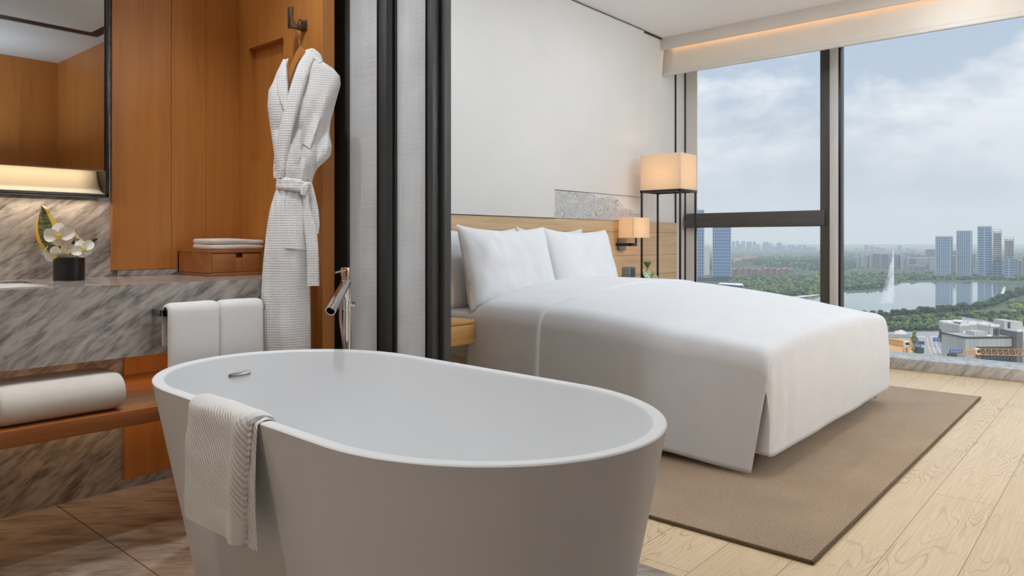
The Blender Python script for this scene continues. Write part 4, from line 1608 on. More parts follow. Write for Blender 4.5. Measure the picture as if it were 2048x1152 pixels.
M_ground = mk_ground()
M_foliage = []
for i, (c1, c2) in enumerate((((36, 56, 32), (74, 94, 48)), ((30, 48, 32), (58, 78, 46)), ((70, 88, 40), (116, 126, 58)), ((26, 42, 30), (50, 70, 42)))):
    t_ = NT('tree_foliage_%s' % 'abcd'[i])
    nz = t_.noise(t_.obj(), .55, 5., .7).outputs[0]
    t_.bsdf(t_.ramp(nz, [(.35, srgb(*c1)), (.65, srgb(*c2))]), .9)
    M_foliage.append(t_.m)
M_trunk = plain('tree_bark', srgb(84, 70, 56), .9, var=.2)


def mk_water():
    t = NT('lake_water')
    n1 = t.noise(t.obj(scale=(.25, .08, 1)), 1., 4.).outputs[0]
    big = t.noise(t.obj(scale=(.006, .006, 1)), 1., 3.).outputs[0]
    col = t.ramp(big, [(.4, srgb(92, 108, 108)), (.6, srgb(116, 130, 130))])
    t.bsdf(col, .06, 0., t.bump(n1, .03, .05), IOR=1.6)
    return t.m


M_water = mk_water()


def facade(name, glass, line, cw, rh, mort=.14, glass2=None, rough=.25, metal=.0):
    t = NT(name)
    sp = t.n('ShaderNodeSeparateXYZ'); t.link(t.obj(), sp.inputs[0])
    cb = t.n('ShaderNodeCombineXYZ')
    t.link(t.math('ADD', sp.outputs[0], sp.outputs[1]), cb.inputs[0]); t.link(sp.outputs[2], cb.inputs[1])
    br = t.n('ShaderNodeTexBrick', {'Scale': 1., 'Mortar Size': mort, 'Mortar Smooth': .1, 'Brick Width': cw, 'Row Height': rh, 'Color1': glass, 'Color2': glass2 or glass, 'Mortar': line}, offset=0.)
    t.link(cb.outputs[0], br.inputs[0])
    t.bsdf(br.outputs[0], rough, metal)
    return t.m


FB = facade('blue_curtain_wall', srgb(70, 98, 132), srgb(180, 188, 196), 4.2, 4.6, .32, srgb(58, 84, 116))
FB2 = facade('blue_banded_curtain_wall', srgb(60, 90, 126), srgb(172, 184, 196), 30., 5.2, .5, srgb(52, 78, 110))
FL = facade('deep_blue_tower_glass', srgb(46, 76, 118), srgb(150, 170, 190), 3.4, 6.4, .42, srgb(56, 86, 128))
FC = facade('bare_concrete_frame', srgb(86, 88, 92), srgb(188, 186, 182), 5.2, 4.2, .9, srgb(70, 72, 76), .8)
FR = facade('grey_apartment_facade', srgb(84, 94, 108), srgb(140, 144, 148), 3.2, 3.1, .7, srgb(74, 84, 98), .7)
FRb = facade('dark_apartment_facade', srgb(58, 68, 84), srgb(98, 106, 116), 3.2, 3.1, .6, srgb(48, 58, 72), .7)
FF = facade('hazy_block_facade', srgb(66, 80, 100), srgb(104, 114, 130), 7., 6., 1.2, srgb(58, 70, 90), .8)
FBR = facade('red_brick_facade', srgb(96, 66, 62), srgb(140, 118, 114), 3.4, 3.4, .8, srgb(82, 58, 56), .8)
FCAMP = facade('pale_panel_facade', srgb(176, 176, 172), srgb(140, 140, 138), 3.0, 40., .12, srgb(166, 166, 163), .6)
FCG = facade('dark_glass_facade', srgb(48, 58, 66), srgb(110, 114, 116), 2.2, 3.6, .14, srgb(40, 48, 56), .2)
M_conc = plain('pale_concrete', srgb(178, 176, 172), .8, var=.05, vs=.3)
M_roofw = plain('white_roof_coping', srgb(226, 225, 222), .7, var=.03, vs=.3)
M_roofg = plain('grey_roof_felt', srgb(150, 150, 148), .85, var=.08, vs=.2)
M_dark = plain('dark_cladding', srgb(74, 72, 74), .6, var=.08, vs=.3)
M_brownclad = plain('brown_grey_cladding', srgb(112, 104, 102), .7, var=.05, vs=.3)
M_asphalt = plain('grey_asphalt', srgb(146, 144, 146), .9, var=.06, vs=.15)
M_paintw = plain('white_road_paint', srgb(214, 212, 208), .8)
M_painty = plain('ochre_road_paint', srgb(206, 172, 116), .8)
M_soil = plain('orange_bare_soil', srgb(184, 140, 96), .95, var=.22, vs=.2)
M_crane = plain('orange_crane_steel', srgb(206, 142, 60), .5, var=.08)
M_sign = plain('blue_sign_board', srgb(44, 84, 158), .5, var=.06)
M_signw = plain('white_sign_lettering', srgb(206, 214, 226), .6)
M_path = plain('pale_shore_path', srgb(196, 188, 178), .9, var=.05)
M_tin = plain('pale_metal_roof', srgb(196, 200, 208), .5, var=.05, vs=.1)
M_mound = plain('pinkish_gravel', srgb(206, 186, 178), .95, var=.1, vs=.5)

# ---- terrain
g = B()
gx = []
N1, N2 = 60, 46
V = []
for j in range(N2):
    dd_ = 60 * (14000 / 60) ** (j / (N2 - 1))
    for i in range(N1):
        px = lerp(1150, 2700, i / (N1 - 1))
        d0 = ray(px, HZ) * dd_
        h = 0.0
        if dd_ > 2600:
            k = sm((dd_ - 2600) / 2500)
            h = k * 5 * (.5 + .9 * mnoise.noise(Vector((px * .007, dd_ * .0002, 0)))) * (1 + .5 * sm((dd_ - 6000) / 4000))
        if px < 1665 and 1500 < dd_ < 3000:
            h += 16 * math.sin(PI * (dd_ - 1500) / 1500) * (.6 + .5 * mnoise.noise(Vector((px * .012, dd_ * .002, 5))))
        V.append(Vector((d0.x, d0.y, GZ + max(0, h))))
g.add(V, [(j * N1 + i, j * N1 + i + 1, (j + 1) * N1 + i + 1, (j + 1) * N1 + i) for j in range(N2 - 1) for i in range(N1 - 1)])
structure('ground', g, M_ground, smooth=180)


def flat(name, label, cat, pts, z, mat, kind=None, group=None, th=.15):
    P = [gp(px, py) for px, py in pts]
    top = [Vector((p.x, p.y, GZ + z)) for p in P]
    bot = [Vector((p.x, p.y, GZ + z - th)) for p in P]
    n = len(P)
    m = B().add(top + bot, [tuple(range(n)), tuple(range(2 * n - 1, n - 1, -1))] + [(i, (i + 1) % n, n + (i + 1) % n, n + i) for i in range(n)])
    o = m.build(name, mat, None, smooth=0)
    return tag(o, label, cat, group, kind)


flat('lake', 'calm grey lake beyond the shore trees, seen through the window', 'lake', [(1560, 596), (1640, 592), (1690, 588), (1762, 582), (1778, 574), (1800, 567), (1880, 563.5), (1970, 564), (2003, 571), (2010, 585), (1993, 597), (1960, 606), (1900, 618), (1840, 626), (1780, 632), (1690, 640), (1560, 632)], .25, M_water)
flat('shore_path', 'pale path along the near bend of the lake shore', 'path', [(1580, 594), (1640, 588), (1690, 586.5), (1697, 588.5), (1640, 590.5), (1590, 596.5)], .5, M_path)
flat('shore_terrace', 'pale curved terrace at the right end of the lake', 'path', [(2000, 588), (2006, 581), (2008, 574), (2011, 574), (2010, 582), (2007, 588), (2012, 594), (2004, 594)], .5, M_path)
road = thing('road', 'grey street with ochre centre line running towards the lake trees', 'road', gp(1866, 690))


def flatpart(name, parent, pts, z, mat, th=.12):
    P = [gp(px, py) for px, py in pts]; n = len(P)
    top = [Vector((p.x, p.y, GZ + z)) for p in P]; bot = [Vector((p.x, p.y, GZ + z - th)) for p in P]
    return B().add(top + bot, [tuple(range(n)), tuple(range(2 * n - 1, n - 1, -1))] + [(i, (i + 1) % n, n + (i + 1) % n, n + i) for i in range(n)]).build(name, mat, parent, smooth=0)


flatpart('carriageway', road, [(1834, 674.5), (1884, 674.5), (1886, 690), (1896, 706), (1906, 722), (1842, 722), (1846, 706), (1842, 690)], .3, M_asphalt)
flatpart('cross_street', road, [(1770, 664.5), (1884, 663.5), (1886, 674.6), (1770, 674.6)], .3, M_asphalt)
flatpart('centre_line', road, [(1853.5, 676), (1855.5, 676), (1857.5, 692), (1862, 704), (1868, 716), (1865, 716), (1859.5, 704), (1855.5, 692)], .45, M_painty)
flatpart('lane_line', road, [(1862, 676), (1862.8, 676), (1865, 692), (1871, 706), (1877, 716), (1876, 716), (1869.6, 706), (1864, 692)], .45, M_paintw)
flatpart('edge_line', road, [(1871, 684), (1872, 684), (1875, 694), (1884, 710), (1882.6, 710), (1874, 695)], .45, M_paintw)
zb = B()
for k in range(14):
    x = 1835 + k * 2.9
    if 1851 < x < 1861: continue
    P = [gp(x, 673.4), gp(x + 1.5, 673.4), gp(x + 1.5, 675), gp(x, 675)]
    zb.add([Vector((p.x, p.y, GZ + .45)) for p in P] + [Vector((p.x, p.y, GZ + .3)) for p in P], [(0, 1, 2, 3), (7, 6, 5, 4), (0, 1, 5, 4), (1, 2, 6, 5), (2, 3, 7, 6), (3, 0, 4, 7)])
zb.build('zebra_crossing', M_paintw, road, smooth=0)
flat('building_site', 'bare orange soil of a building site beside the street', 'ground', [(1772, 677), (1820, 677), (1824, 686), (1826, 712), (1770, 716)], .3, M_soil, kind='stuff')
flat('hill_track', 'pinkish bare earth track on the slope right of the lake', 'ground', [(2022, 622), (2050, 611), (2075, 609), (2075, 618), (2050, 620), (2030, 626)], .4, M_soil, kind='stuff')
flat('dry_meadow', 'brown dry meadow below the far hills in the left pane', 'ground', [(1462, 525), (1500, 520), (1520, 524), (1490, 529), (1464, 530)], 17.5, plain('dull_reddish_scrub', srgb(120, 92, 72), .95, var=.2, vs=.02), kind='stuff', th=18)


# ---- buildings
def frame(px, py):
    """ground point with local axes facing the room"""
    p = gp(px, py)
    return p


def blk(mb, w, dpt, z0, z1, ox=0.0, oy=0.0, bev=0):
    mb.box(ox - w / 2, ox + w / 2, oy, oy + dpt, z0, z1, bev)
    return mb


def tower(name, label, cat, pxl, pxr, ytop, ybase, mat, depth=None, turn=0.0, group=None, crown='box', lower=None, podium=None, parts=True, sidecol=None):
    p = gp((pxl + pxr) / 2, ybase)
    D = dep(p)
    th_ = math.atan(((pxl + pxr) / 2 - 1024) / F)
    w = (pxr - pxl) / F * D * math.cos(th_)
    H = HC - (ytop - HZ) / F * D - GZ
    dpt = depth or w * .8
    rz = YAW - th_ + turn
    M = Matrix.Translation(p) @ Matrix.Rotation(rz, 4, 'Z')

    def fin(mb):
        mb.v = [M @ q for q in mb.v]; return mb
    t = thing(name, label, cat, p, group, rz)
    if lower:
        hl = H * lower[0]
        fin(blk(B(), w * 1.02, dpt * 1.02, 0, hl)).build('clad_base', lower[1], t, smooth=0)
        f = B()
        blk(f, w * .78, dpt * .8, hl, H * .97, 0, dpt * .1)
        nfl = int((H - hl) / 4.4)
        for i in range(nfl):
            z = hl + (i + 1) * (H - hl) / nfl
            blk(f, w, dpt, z - .9, z, 0, 0)
        for xx in (-w / 2 + .8, -w * .18, w * .18, w / 2 - .8):
            f.box(xx - .8, xx + .8, .0, 1.6, hl, H)
        fin(f).build('concrete_frame', mat, t, smooth=0)
        c = B()
        for xx in (-w / 2 + .8, w / 2 - .8):
            c.box(xx - .7, xx + .7, 0, 1.4, H, H + 5)
        c.box(-w / 2, w / 2, .2, 1., H + 3.4, H + 4.4)
        fin(c).build('roof_frame', M_conc, t, smooth=0)
        return t
    b = B()
    blk(b, w, dpt, 0, H)
    fin(b).build('shaft', mat, t, smooth=0)
    c = B()
    # parapet ring, plant room, corner pilasters
    e = max(.4, w * .02)
    for a in ((-w / 2, w / 2, 0, e), (-w / 2, w / 2, dpt - e, dpt), (-w / 2, -w / 2 + e, 0, dpt), (w / 2 - e, w / 2, 0, dpt)):
        c.box(a[0], a[1], a[2], a[3], H, H + max(1.4, H * .018))
    c.box(-w * .25, w * .25, dpt * .3, dpt * .7, H, H + max(1.2, H * .012))
    fin(c).build('roof_crown', M_conc if not sidecol else sidecol, t, smooth=0)
    for xx in (-w / 2 - e * .5, w / 2 - e * .8):
        fin(B().box(xx, xx + e * 1.3, -e * .4, e, 0, H)).build('corner_fin', M_conc if not sidecol else sidecol, t, smooth=0)
    if podium:
        q = B()
        blk(q, w * podium[0], dpt * 1.3, 0, podium[1], w * podium[2], -dpt * .15)
        fin(q).build('podium', FCG, t, smooth=0)
    return t


tower('office_tower', 'shortest blue glass office tower, left of the five beyond the lake', 'tower', 1870.5, 1901, 473.5, 553, FB, 30, -.16, 'office towers beyond the lake')
tower('office_tower', 'second blue glass office tower from the left beyond the lake', 'tower', 1912.5, 1942, 462.5, 553, FB, 30, -.10, 'office towers beyond the lake')
tower('office_tower', 'tallest blue glass office tower, middle of the five beyond the lake', 'tower', 1955, 1982.5, 453.5, 554, FB2, 28, -.07, 'office towers beyond the lake')
tower('unfinished_tower', 'unfinished concrete framed tower right beside the tallest glass tower', 'tower', 1985.5, 2003, 463, 555, FC, 24, -.05, 'unfinished towers beyond the lake', lower=(.36, FB2))
tower('unfinished_tower', 'lower unfinished concrete framed tower at the far right of the lake', 'tower', 2008.5, 2027.5, 478, 558, FC, 24, -.05, 'unfinished towers beyond the lake', lower=(.52, FB2))
tower('glass_tower', 'dark blue glass tower at the left edge of the window by the floor lamp', 'tower', 1384, 1408.5, 421, 562, FL, 30, .0, None, podium=(1.5, 7, .2))
tower('glass_tower', 'wide dark blue glass tower cut by the window transom', 'tower', 1425, 1462, 441, 562, FL, 32, .0, None, podium=(1.15, 9, 0))
tower('concrete_tower', 'plain grey block between the two dark blue towers', 'tower', 1409, 1419, 494, 553, M_conc, 16, 0)
t = thing('pavilion', 'low dark pavilion with pale wedge roof among trees in the left pane', 'pavilion', gp(1465, 579))
p = gp(1465, 579); D = dep(p)
M = Matrix.Translation(p) @ Matrix.Rotation(YAW, 4, 'Z')
def fin(mb):
    mb.v = [M @ q for q in mb.v]; return mb
w = 58 / F * D
fin(B().box(-w * .42, w * .38, 4, 24, 0, 7)).build('body', FCG, t, smooth=0)
fin(B().add([(-w / 2, 0, 9.5), (w * .40, 2, 6.2), (w * .5, 26, 8.5), (-w * .3, 22, 10), (-w / 2, 0, 9.0), (w * .40, 2, 5.6), (w * .5, 26, 8.0), (-w * .3, 22, 9.5)], [(0, 1, 2, 3), (7, 6, 5, 4), (0, 1, 5, 4), (1, 2, 6, 5), (2, 3, 7, 6), (3, 0, 4, 7)])).build('roof', M_tin, t, smooth=0)

# grey apartment slabs behind the lake: two rows, side faces turned
apt = [(1714, 1721, 513, 535), (1722, 1729, 512, 535.5), (1730, 1738, 510, 535.5), (1739, 1748, 508, 536), (1749, 1760, 507, 536.5), (1761, 1778, 508, 536.5), (1790, 1800, 509, 536.5), (1801, 1812, 511, 537), (1813, 1822, 516, 537.5), (1823, 1833, 517, 538), (1834, 1846, 516, 538), (1847, 1858, 516, 539), (1859, 1869, 515, 540)]
for i, (a, b, yt, yb) in enumerate(apt):
    tower('apartment_block', 'grey apartment slab, number %s from the left in the row behind the fountain' % ['one', 'two', 'three', 'four', 'five', 'six', 'seven', 'eight', 'nine', 'ten', 'eleven', 'twelve', 'thirteen'][i], 'apartment block', a, b, yt, yb, FRb if i in (4, 5, 6, 9) else FR, 14, .12, 'apartment slabs behind the lake')
for i, (a, b, yt, yb) in enumerate([(1818, 1826, 531, 541), (1829, 1837, 531, 542), (1840, 1850, 532, 543)]):
    tower('low_block', '%s low dark block in front of the apartment slabs left of the towers' % ['leftmost', 'middle', 'rightmost'][i], 'apartment block', a, b, yt, yb, FRb, 14, .1, 'low blocks by the towers')
back = [(1806, 1816, 506, 527), (1818, 1830, 507, 528), (1832, 1842, 508, 528), (1844, 1852, 510, 528), (1851, 1871, 499, 527), (1903, 1912, 512, 545), (1903, 1913, 502, 532), (1944, 1952, 508, 536), (2030, 2036, 517, 550), (2035, 2044, 521, 552), (2046, 2060, 513, 550)]
wh = ['first of the pale blocks peeking over the apartment slabs', 'second of the pale blocks peeking over the apartment slabs', 'third of the pale blocks peeking over the apartment slabs', 'fourth, narrow pale block peeking over the apartment slabs', 'wide blue grey block just left of the shortest glass tower', 'low grey block in the gap between the two left glass towers', 'blue block high in the gap between the two left glass towers', 'small block in the gap left of the tallest glass tower', 'narrow grey block right of the last unfinished tower', 'wider low grey block right of the last unfinished tower', 'grey block at the right edge of the window']
for (a, b, yt, yb), l in zip(back, wh):
    tower('city_block', l, 'building', a, b, yt, yb, FF if 'pale' in l else FRb, 16, .08, 'blocks around the lake towers')
# far skyline
sky = [(1464, 1470, 482.5, 499), (1472, 1478, 481.5, 499), (1483.5, 1491, 482, 499), (1494, 1504, 483, 499.5), (1506, 1512, 483, 499), (1513, 1519, 488, 499), (1526, 1538, 484, 499.5), (1539, 1545, 486, 499), (1554, 1563.5, 485, 500), (1576, 1581, 489.5, 500), (1583, 1590, 489.5, 500), (1597, 1603, 489.5, 500), (1606, 1612, 489.5, 500), (1478, 1483, 487, 499), (1564, 1572, 492, 500), (1590, 1597, 493, 500), (1613, 1630, 494, 500.5), (1545, 1553, 493, 500)]
sky2 = [(1711, 1716, 495.5, 502), (1729, 1736.5, 490, 502), (1739.5, 1748.5, 492, 502), (1751, 1760, 494, 502), (1762, 1770, 495.5, 502), (1796, 1803, 491, 502), (1813, 1819, 495.5, 503), (1822, 1832, 499, 503)]
nw = ['first', 'second', 'third', 'fourth', 'fifth', 'sixth', 'seventh', 'eighth', 'ninth', 'tenth', 'eleventh', 'twelfth', 'thirteenth', 'fourteenth', 'fifteenth', 'sixteenth', 'seventeenth', 'eighteenth']
for lst, where in ((sorted(sky), 'left window pane'), (sky2, 'right window near the fountain')):
    for i, (a, b, yt, yb) in enumerate(lst):
        p = gp((a + b) / 2, yb + 1.5); D = dep(p); th_ = math.atan(((a + b) / 2 - 1024) / F); w = (b - a) / F * D * math.cos(th_); H = HC - (yt - HZ) / F * D - GZ
        M = Matrix.Translation(p) @ Matrix.Rotation(YAW - th_ + .12, 4, 'Z')
        m = B(); blk(m, w, w * .6, -4, H * .97); blk(m, w * .45, w * .3, H * .97, H, w * .1, w * .15); blk(m, w * .3, w * .1, -4, H * .92, -w * .1, -w * .1)
        m.v = [M @ q for q in m.v]
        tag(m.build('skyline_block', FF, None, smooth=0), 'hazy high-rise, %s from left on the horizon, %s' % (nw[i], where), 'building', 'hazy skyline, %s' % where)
# red brick estate
for i in range(10):
    a = 1464 + i * 12.6
    yb = 552 + 1.8 * math.sin(i * 2.1)
    p = gp(a + 5, yb + .5); D = dep(p); w = 11.0 / F * D
    M = Matrix.Translation(p) @ Matrix.Rotation(YAW + .12, 4, 'Z')
    m = B(); blk(m, w, 13, -1, 15 + 2 * math.sin(i * 1.3)); blk(m, w * .3, 9, 0, 18, -w * .25, 2); blk(m, w * .12, 2, -1, 16, w * .2, -1.5)
    m.add([(-w / 2, -.5, 15), (w / 2, -.5, 15), (w / 2, 13.5, 15), (-w / 2, 13.5, 15), (-w / 2, 6.5, 19), (w / 2, 6.5, 19)], [(0, 1, 5, 4), (2, 3, 4, 5), (0, 4, 3), (1, 2, 5)])
    m.v = [M @ q for q in m.v]
    tag(m.build('brick_house', FBR, None, smooth=0), 'reddish brick row house, %s from the left in the low estate' % nw[i], 'house', 'red brick estate in the left pane')
# arched white frame behind the estate
p0, p1 = gp(1467, 536), gp(1483, 536)
D = dep(p0)
pts = []
for k in range(13):
    a = PI * k / 12
    q = lerp(p0, p1, .5 - .5 * math.cos(a))
    pts.append(q + Vector((0, 0, 17 + 6.5 * math.sin(a))))
tag(B().tube(pts, .8, 8).build('white_arch', M_roofw, None), 'small white arch above the brick estate', 'arch')

# ---- near campus buildings
def cb(px, py):
    p = gp(px, py)
    return p


def campus(name, label, px, py, turn, builders, group='pale modern campus buildings'):
    p = gp(px, py); rz = YAW + turn
    M = Matrix.Translation(p) @ Matrix.Rotation(rz, 4, 'Z')
    t = thing(name, label, 'building', p, group, rz)
    k = dep(p) / F
    for nm, mat, boxes in builders:
        m = B()
        for x0, x1, y0, y1, z0, z1 in boxes:
            m.box(x0 * k, x1 * k, y0, y1, z0, z1)
        m.v = [M @ q for q in m.v]
        m.build(nm, mat, t, smooth=0)
    return t


def parapet(x0, x1, y0, y1, z, h=1.4, e=.8, ex=1.2):
    return [(x0, x1, y0, y0 + e, z, z + h), (x0, x1, y1 - e, y1, z, z + h), (x0, x0 + ex, y0, y1, z, z + h), (x1 - ex, x1, y0, y1, z, z + h)]


# x in pixels of width at the building's own distance, y / z in metres
campus('campus_building', 'pale flat roofed campus building at the back, nearest the shore trees', 1940, 668, .06, [
    ('walls', FCAMP, [(-30, 42, 0, 22, 0, 8)]), ('glazing', FCG, [(-27, -6, -.3, 0, 1, 6), (8, 30, -.3, 0, 1, 6)]), ('parapet', M_roofw, parapet(-30, -16, 0, 22, 8) + parapet(-16, 12, 0, 22, 8) + parapet(12, 42, 0, 22, 8)), ('roof', M_roofg, [(-30, 42, .5, 21, 8, 8.2)])])
campus('campus_hall', 'hall with a sloping pale metal roof behind the campus buildings', 2002, 672, .04, [
    ('walls', FCAMP, [(-32, 30, 6, 28, 0, 6)])])
hall = [o for o in C.objects if o.name == 'campus_hall'][0]
M = wmat(hall); k = dep(gp(2002, 672)) / F
m = B().add([(-32 * k, 4, 13), (30 * k, 4, 7), (30 * k, 30, 7), (-32 * k, 30, 13), (-32 * k, 4, 6), (30 * k, 4, 6), (30 * k, 30, 6), (-32 * k, 30, 6)], [(0, 1, 2, 3), (7, 6, 5, 4), (0, 1, 5, 4), (1, 2, 6, 5), (2, 3, 7, 6), (3, 0, 4, 7)])
m.v = [M @ q for q in m.v]
m.build('sloping_roof', M_tin, hall, smooth=0)
campus('campus_building', 'campus building with roof openings behind the grey panelled block', 1955, 694, .08, [
    ('walls', FCAMP, [(-38, 40, 0, 20, 8, 16)]), ('glass_base', FCG, [(-38, -24, .5, 19, 0, 8), (-24, 40, .5, 19, 0, 8), (7, 18, -.3, 8, 9, 15)]), ('parapet', M_roofw, parapet(-38, -16, 0, 20, 16) + parapet(-16, 6, 2, 20, 16.5, 1.8) + parapet(18, 34, 2, 20, 16)), ('roof', M_roofg, [(-38, 40, .5, 19, 16, 16.2)]), ('roof_hatch', M_dark, [(-33, -27, 4, 9, 16.2, 18)])])
campus('campus_building', 'grey panelled campus block with dark roof edge behind the crane jib', 1975, 727, .05, [
    ('walls', FCAMP, [(-46, 50, 0, 24, 0, 17.0)]), ('dark_glazing', FCG, [(-24, 50, -.4, 0, .5, 11)]), ('roof_edge', M_dark, parapet(-47, 51, -.6, 24.6, 16.6, .9, 1.0, 1.0)), ('roof', M_roofg, [(-46, 50, .2, 23.5, 17.0, 17.3)]),
    ('penthouse', FCAMP, [(-14, 16, 6, 14, 17.3, 20.0), (14, 34, 4, 16, 17.3, 23.4)]), ('penthouse_glass', FCG, [(21, 32, 3.6, 4, 17.6, 22.4)]), ('penthouse_coping', M_roofw, parapet(13.6, 34.4, 3.6, 16.4, 23.4, 1.2, .8, .9)), ('roof_unit', M_roofw, [(-13, -9, 15, 18, 17.3, 19), (-6, -2, 15, 18, 17.3, 19), (2, 7, 15, 18, 17.3, 19.4), (6, 13, 2, 4, 17.3, 18.2)])])
campus('campus_building', 'brown grey clad campus wing at the right edge of the window', 2040, 727, .05, [
    ('walls', M_brownclad, [(-14, -2, -3, 22, 0, 21)]), ('pale_wall', M_conc, [(-2, 40, 0, 22, 0, 21)]), ('dark_glazing', FCG, [(0, 40, -.5, 0, 1, 15)]), ('coping', M_roofw, parapet(-14, 40, -3, 22, 21, 1.2, .9, 1.)), ('roof_room', M_conc, [(-14, 6, 8, 18, 21, 27), (2, 30, 10, 20, 21, 26)]), ('roof_window', FCG, [(-7, -2, 7.6, 8, 21.6, 26)]), ('mast', M_roofw, [(-3.0, -2.2, -4, -3.4, 0, 24)])])

# road signs
for nm, px, py, w, h, lbl, mat in (('road_sign', 1872, 679, 11, 7, 'blue direction sign above the street', M_sign), ('billboard', 1843.5, 686, 10.5, 7, 'dark billboard seen from behind beside the street', M_dark)):
    gpz = gp(px, py + 16); D = dep(gpz); k = D / F
    p = gpz.copy(); p.z = HC - (py - HZ) / F * D
    t = thing(nm, lbl, 'sign', Vector((gpz.x, gpz.y, GZ)), None, YAW)
    M = Matrix.Translation(p) @ Matrix.Rotation(YAW, 4, 'Z')
    m = B().box(-w / 2 * k, w / 2 * k, -.12, .12, -h / 2 * k, h / 2 * k, .02); m.v = [M @ q for q in m.v]; m.build('board', mat, t, smooth=0)
    m = B().tube([(w * .42 * k, .15, h / 2 * k), (w * .42 * k, .15, GZ - p.z + .31)], .16, 8); m.v = [M @ q for q in m.v]; m.build('post', M_conc, t)
    if nm == 'road_sign':
        m = B().box(-3 * k, 3.4 * k, -.15, -.12, .9 * k, 1.3 * k).box(-2.4 * k, 2.6 * k, -.15, -.12, -.2 * k, .2 * k).box(-.3 * k, .2 * k, -.15, -.12, -1.8 * k, .9 * k)
        m.v = [M @ q for q in m.v]; m.build('lettering', M_signw, t, smooth=0)


# tower cranes (tops of two cranes whose masts stand in the street block below)
def lattice(mb, a, b, half, n, r=.11, up=Vector((0, 0, 1))):
    ax = (b - a).normalized(); sd = ax.cross(up).normalized(); u2 = sd.cross(ax).normalized()
    ch = [sd * half + u2 * -half, sd * -half + u2 * -half, u2 * half * 1.1]
    for c in ch: mb.tube([a + c, b + c], r * 1.5, 6)
    for i in range(n):
        for q0, q1 in ((0, 2), (1, 2)):
            p0 = lerp(a, b, i / n) + ch[q0]; p1 = lerp(a, b, (i + .5) / n) + ch[q1]; p2 = lerp(a, b, (i + 1) / n) + ch[q0]
            mb.tube([p0, p1], r * .8, 5); mb.tube([p1, p2], r * .8, 5)


def crane(label, D, cab, jib_end, tail, sign, ytail):
    P = lambda px, py, dd_=0.0: at(px, py, D=D + dd_)
    c = P(*cab)
    base = Vector((c.x, c.y, GZ))
    t = thing('tower_crane', label, 'crane', base, 'orange tower cranes')
    m = B(); lattice(m, base, c + Vector((0, 0, -1.6)), .9, 22, .13, Vector((1, 0, 0))); m.build('mast', M_crane, t)
    m = B(); lattice(m, c, jib_end, 1.15, 16, .12); m.build('jib', M_crane, t)
    m = B(); tl = P(*tail)
    lattice(m, c, tl, .6, 8, .1); m.build('counter_jib', M_crane, t)
    m = B(); q = P(*ytail); m.box(-1.6, 1.6, -.8, .8, -1.6, .9, .05, M=Matrix.Translation(q) @ Matrix.Rotation(YAW, 4, 'Z')); m.build('counterweight', M_dark, t, smooth=0)
    m = B(); m.box(-.9, .9, -.9, .9, -1.1, 1.3, .1, M=Matrix.Translation(c + Vector((0, 0, .2))) @ Matrix.Rotation(YAW, 4, 'Z')); m.build('cab', M_roofw, t, smooth=0)
    m = B(); m.box(-.7, .95, -.97, -.9, -.5, .8, 0, M=Matrix.Translation(c + Vector((0, 0, .3))) @ Matrix.Rotation(YAW, 4, 'Z')); m.build('cab_window', FCG, t, smooth=0)
    s0, s1, hh = sign
    a = P(*s0); b = P(*s1); ax = (b - a); L = ax.length; ang = math.atan2(ax.y, ax.x); mid = (a + b) / 2
    M = Matrix.Translation(mid) @ Matrix.Rotation(ang, 4, 'Z') @ Matrix.Rotation(-math.asin(max(-1, min(1, ax.z / L))), 4, 'Y')
    m = B().box(-L / 2, L / 2, -.9, -.75, -hh / 2, hh / 2); m.v = [M @ q for q in m.v]; o = m.build('sign_board', M_sign, t, smooth=0)
    m = B()
    for k in range(6):
        x = -L * .42 + k * L * .145
        m.box(x, x + L * .09, -.96, -.9, -hh * .28, -hh * .18).box(x, x + L * .09, -.96, -.9, hh * .12, hh * .24).box(x + L * .035, x + L * .055, -.96, -.9, -hh * .25, hh * .25)
    m.v = [M @ q for q in m.v]; m.build('lettering', M_signw, o, smooth=0)
    return t


crane('orange tower crane with long jib in front of the campus, lower right of the window', 300, (1955, 704), at(2160, 707, D=255), (1896, 706), ((1897.5, 702), (1922, 702), 1.35), (1904, 711))
crane('orange tower crane over the bare soil, left of the street', 330, (1812, 689), at(1770, 682, D=420), (1842, 693), ((1826, 690), (1840, 692.5), 1.3), (1839, 699))

# blue site hoarding
m = B()
for i in range(14):
    a = gp(1771 + i * 3.6, 675.8); b = gp(1771 + (i + 1) * 3.6 - .2, 675.8)
    m.add([a, b, b + Vector((0, 0, 3)), a + Vector((0, 0, 3)), a + fv * .2, b + fv * .2, b + fv * .2 + Vector((0, 0, 3)), a + fv * .2 + Vector((0, 0, 3))], [(0, 1, 2, 3), (7, 6, 5, 4), (0, 3, 7, 4), (1, 5, 6, 2), (3, 2, 6, 7)])
tag(m.build('site_hoarding', plain('pale_blue_hoarding', srgb(150, 166, 180), .7, var=.1, vs=.2), None, smooth=0), 'pale blue hoarding along the far edge of the building site', 'fence')
tag(B().ball(gp(1801, 671), 5.2, 3, (1.4, 1, .9), .3, 2).build('gravel_mound', M_mound, None), 'pale pink gravel mound beside the cross street', 'mound')

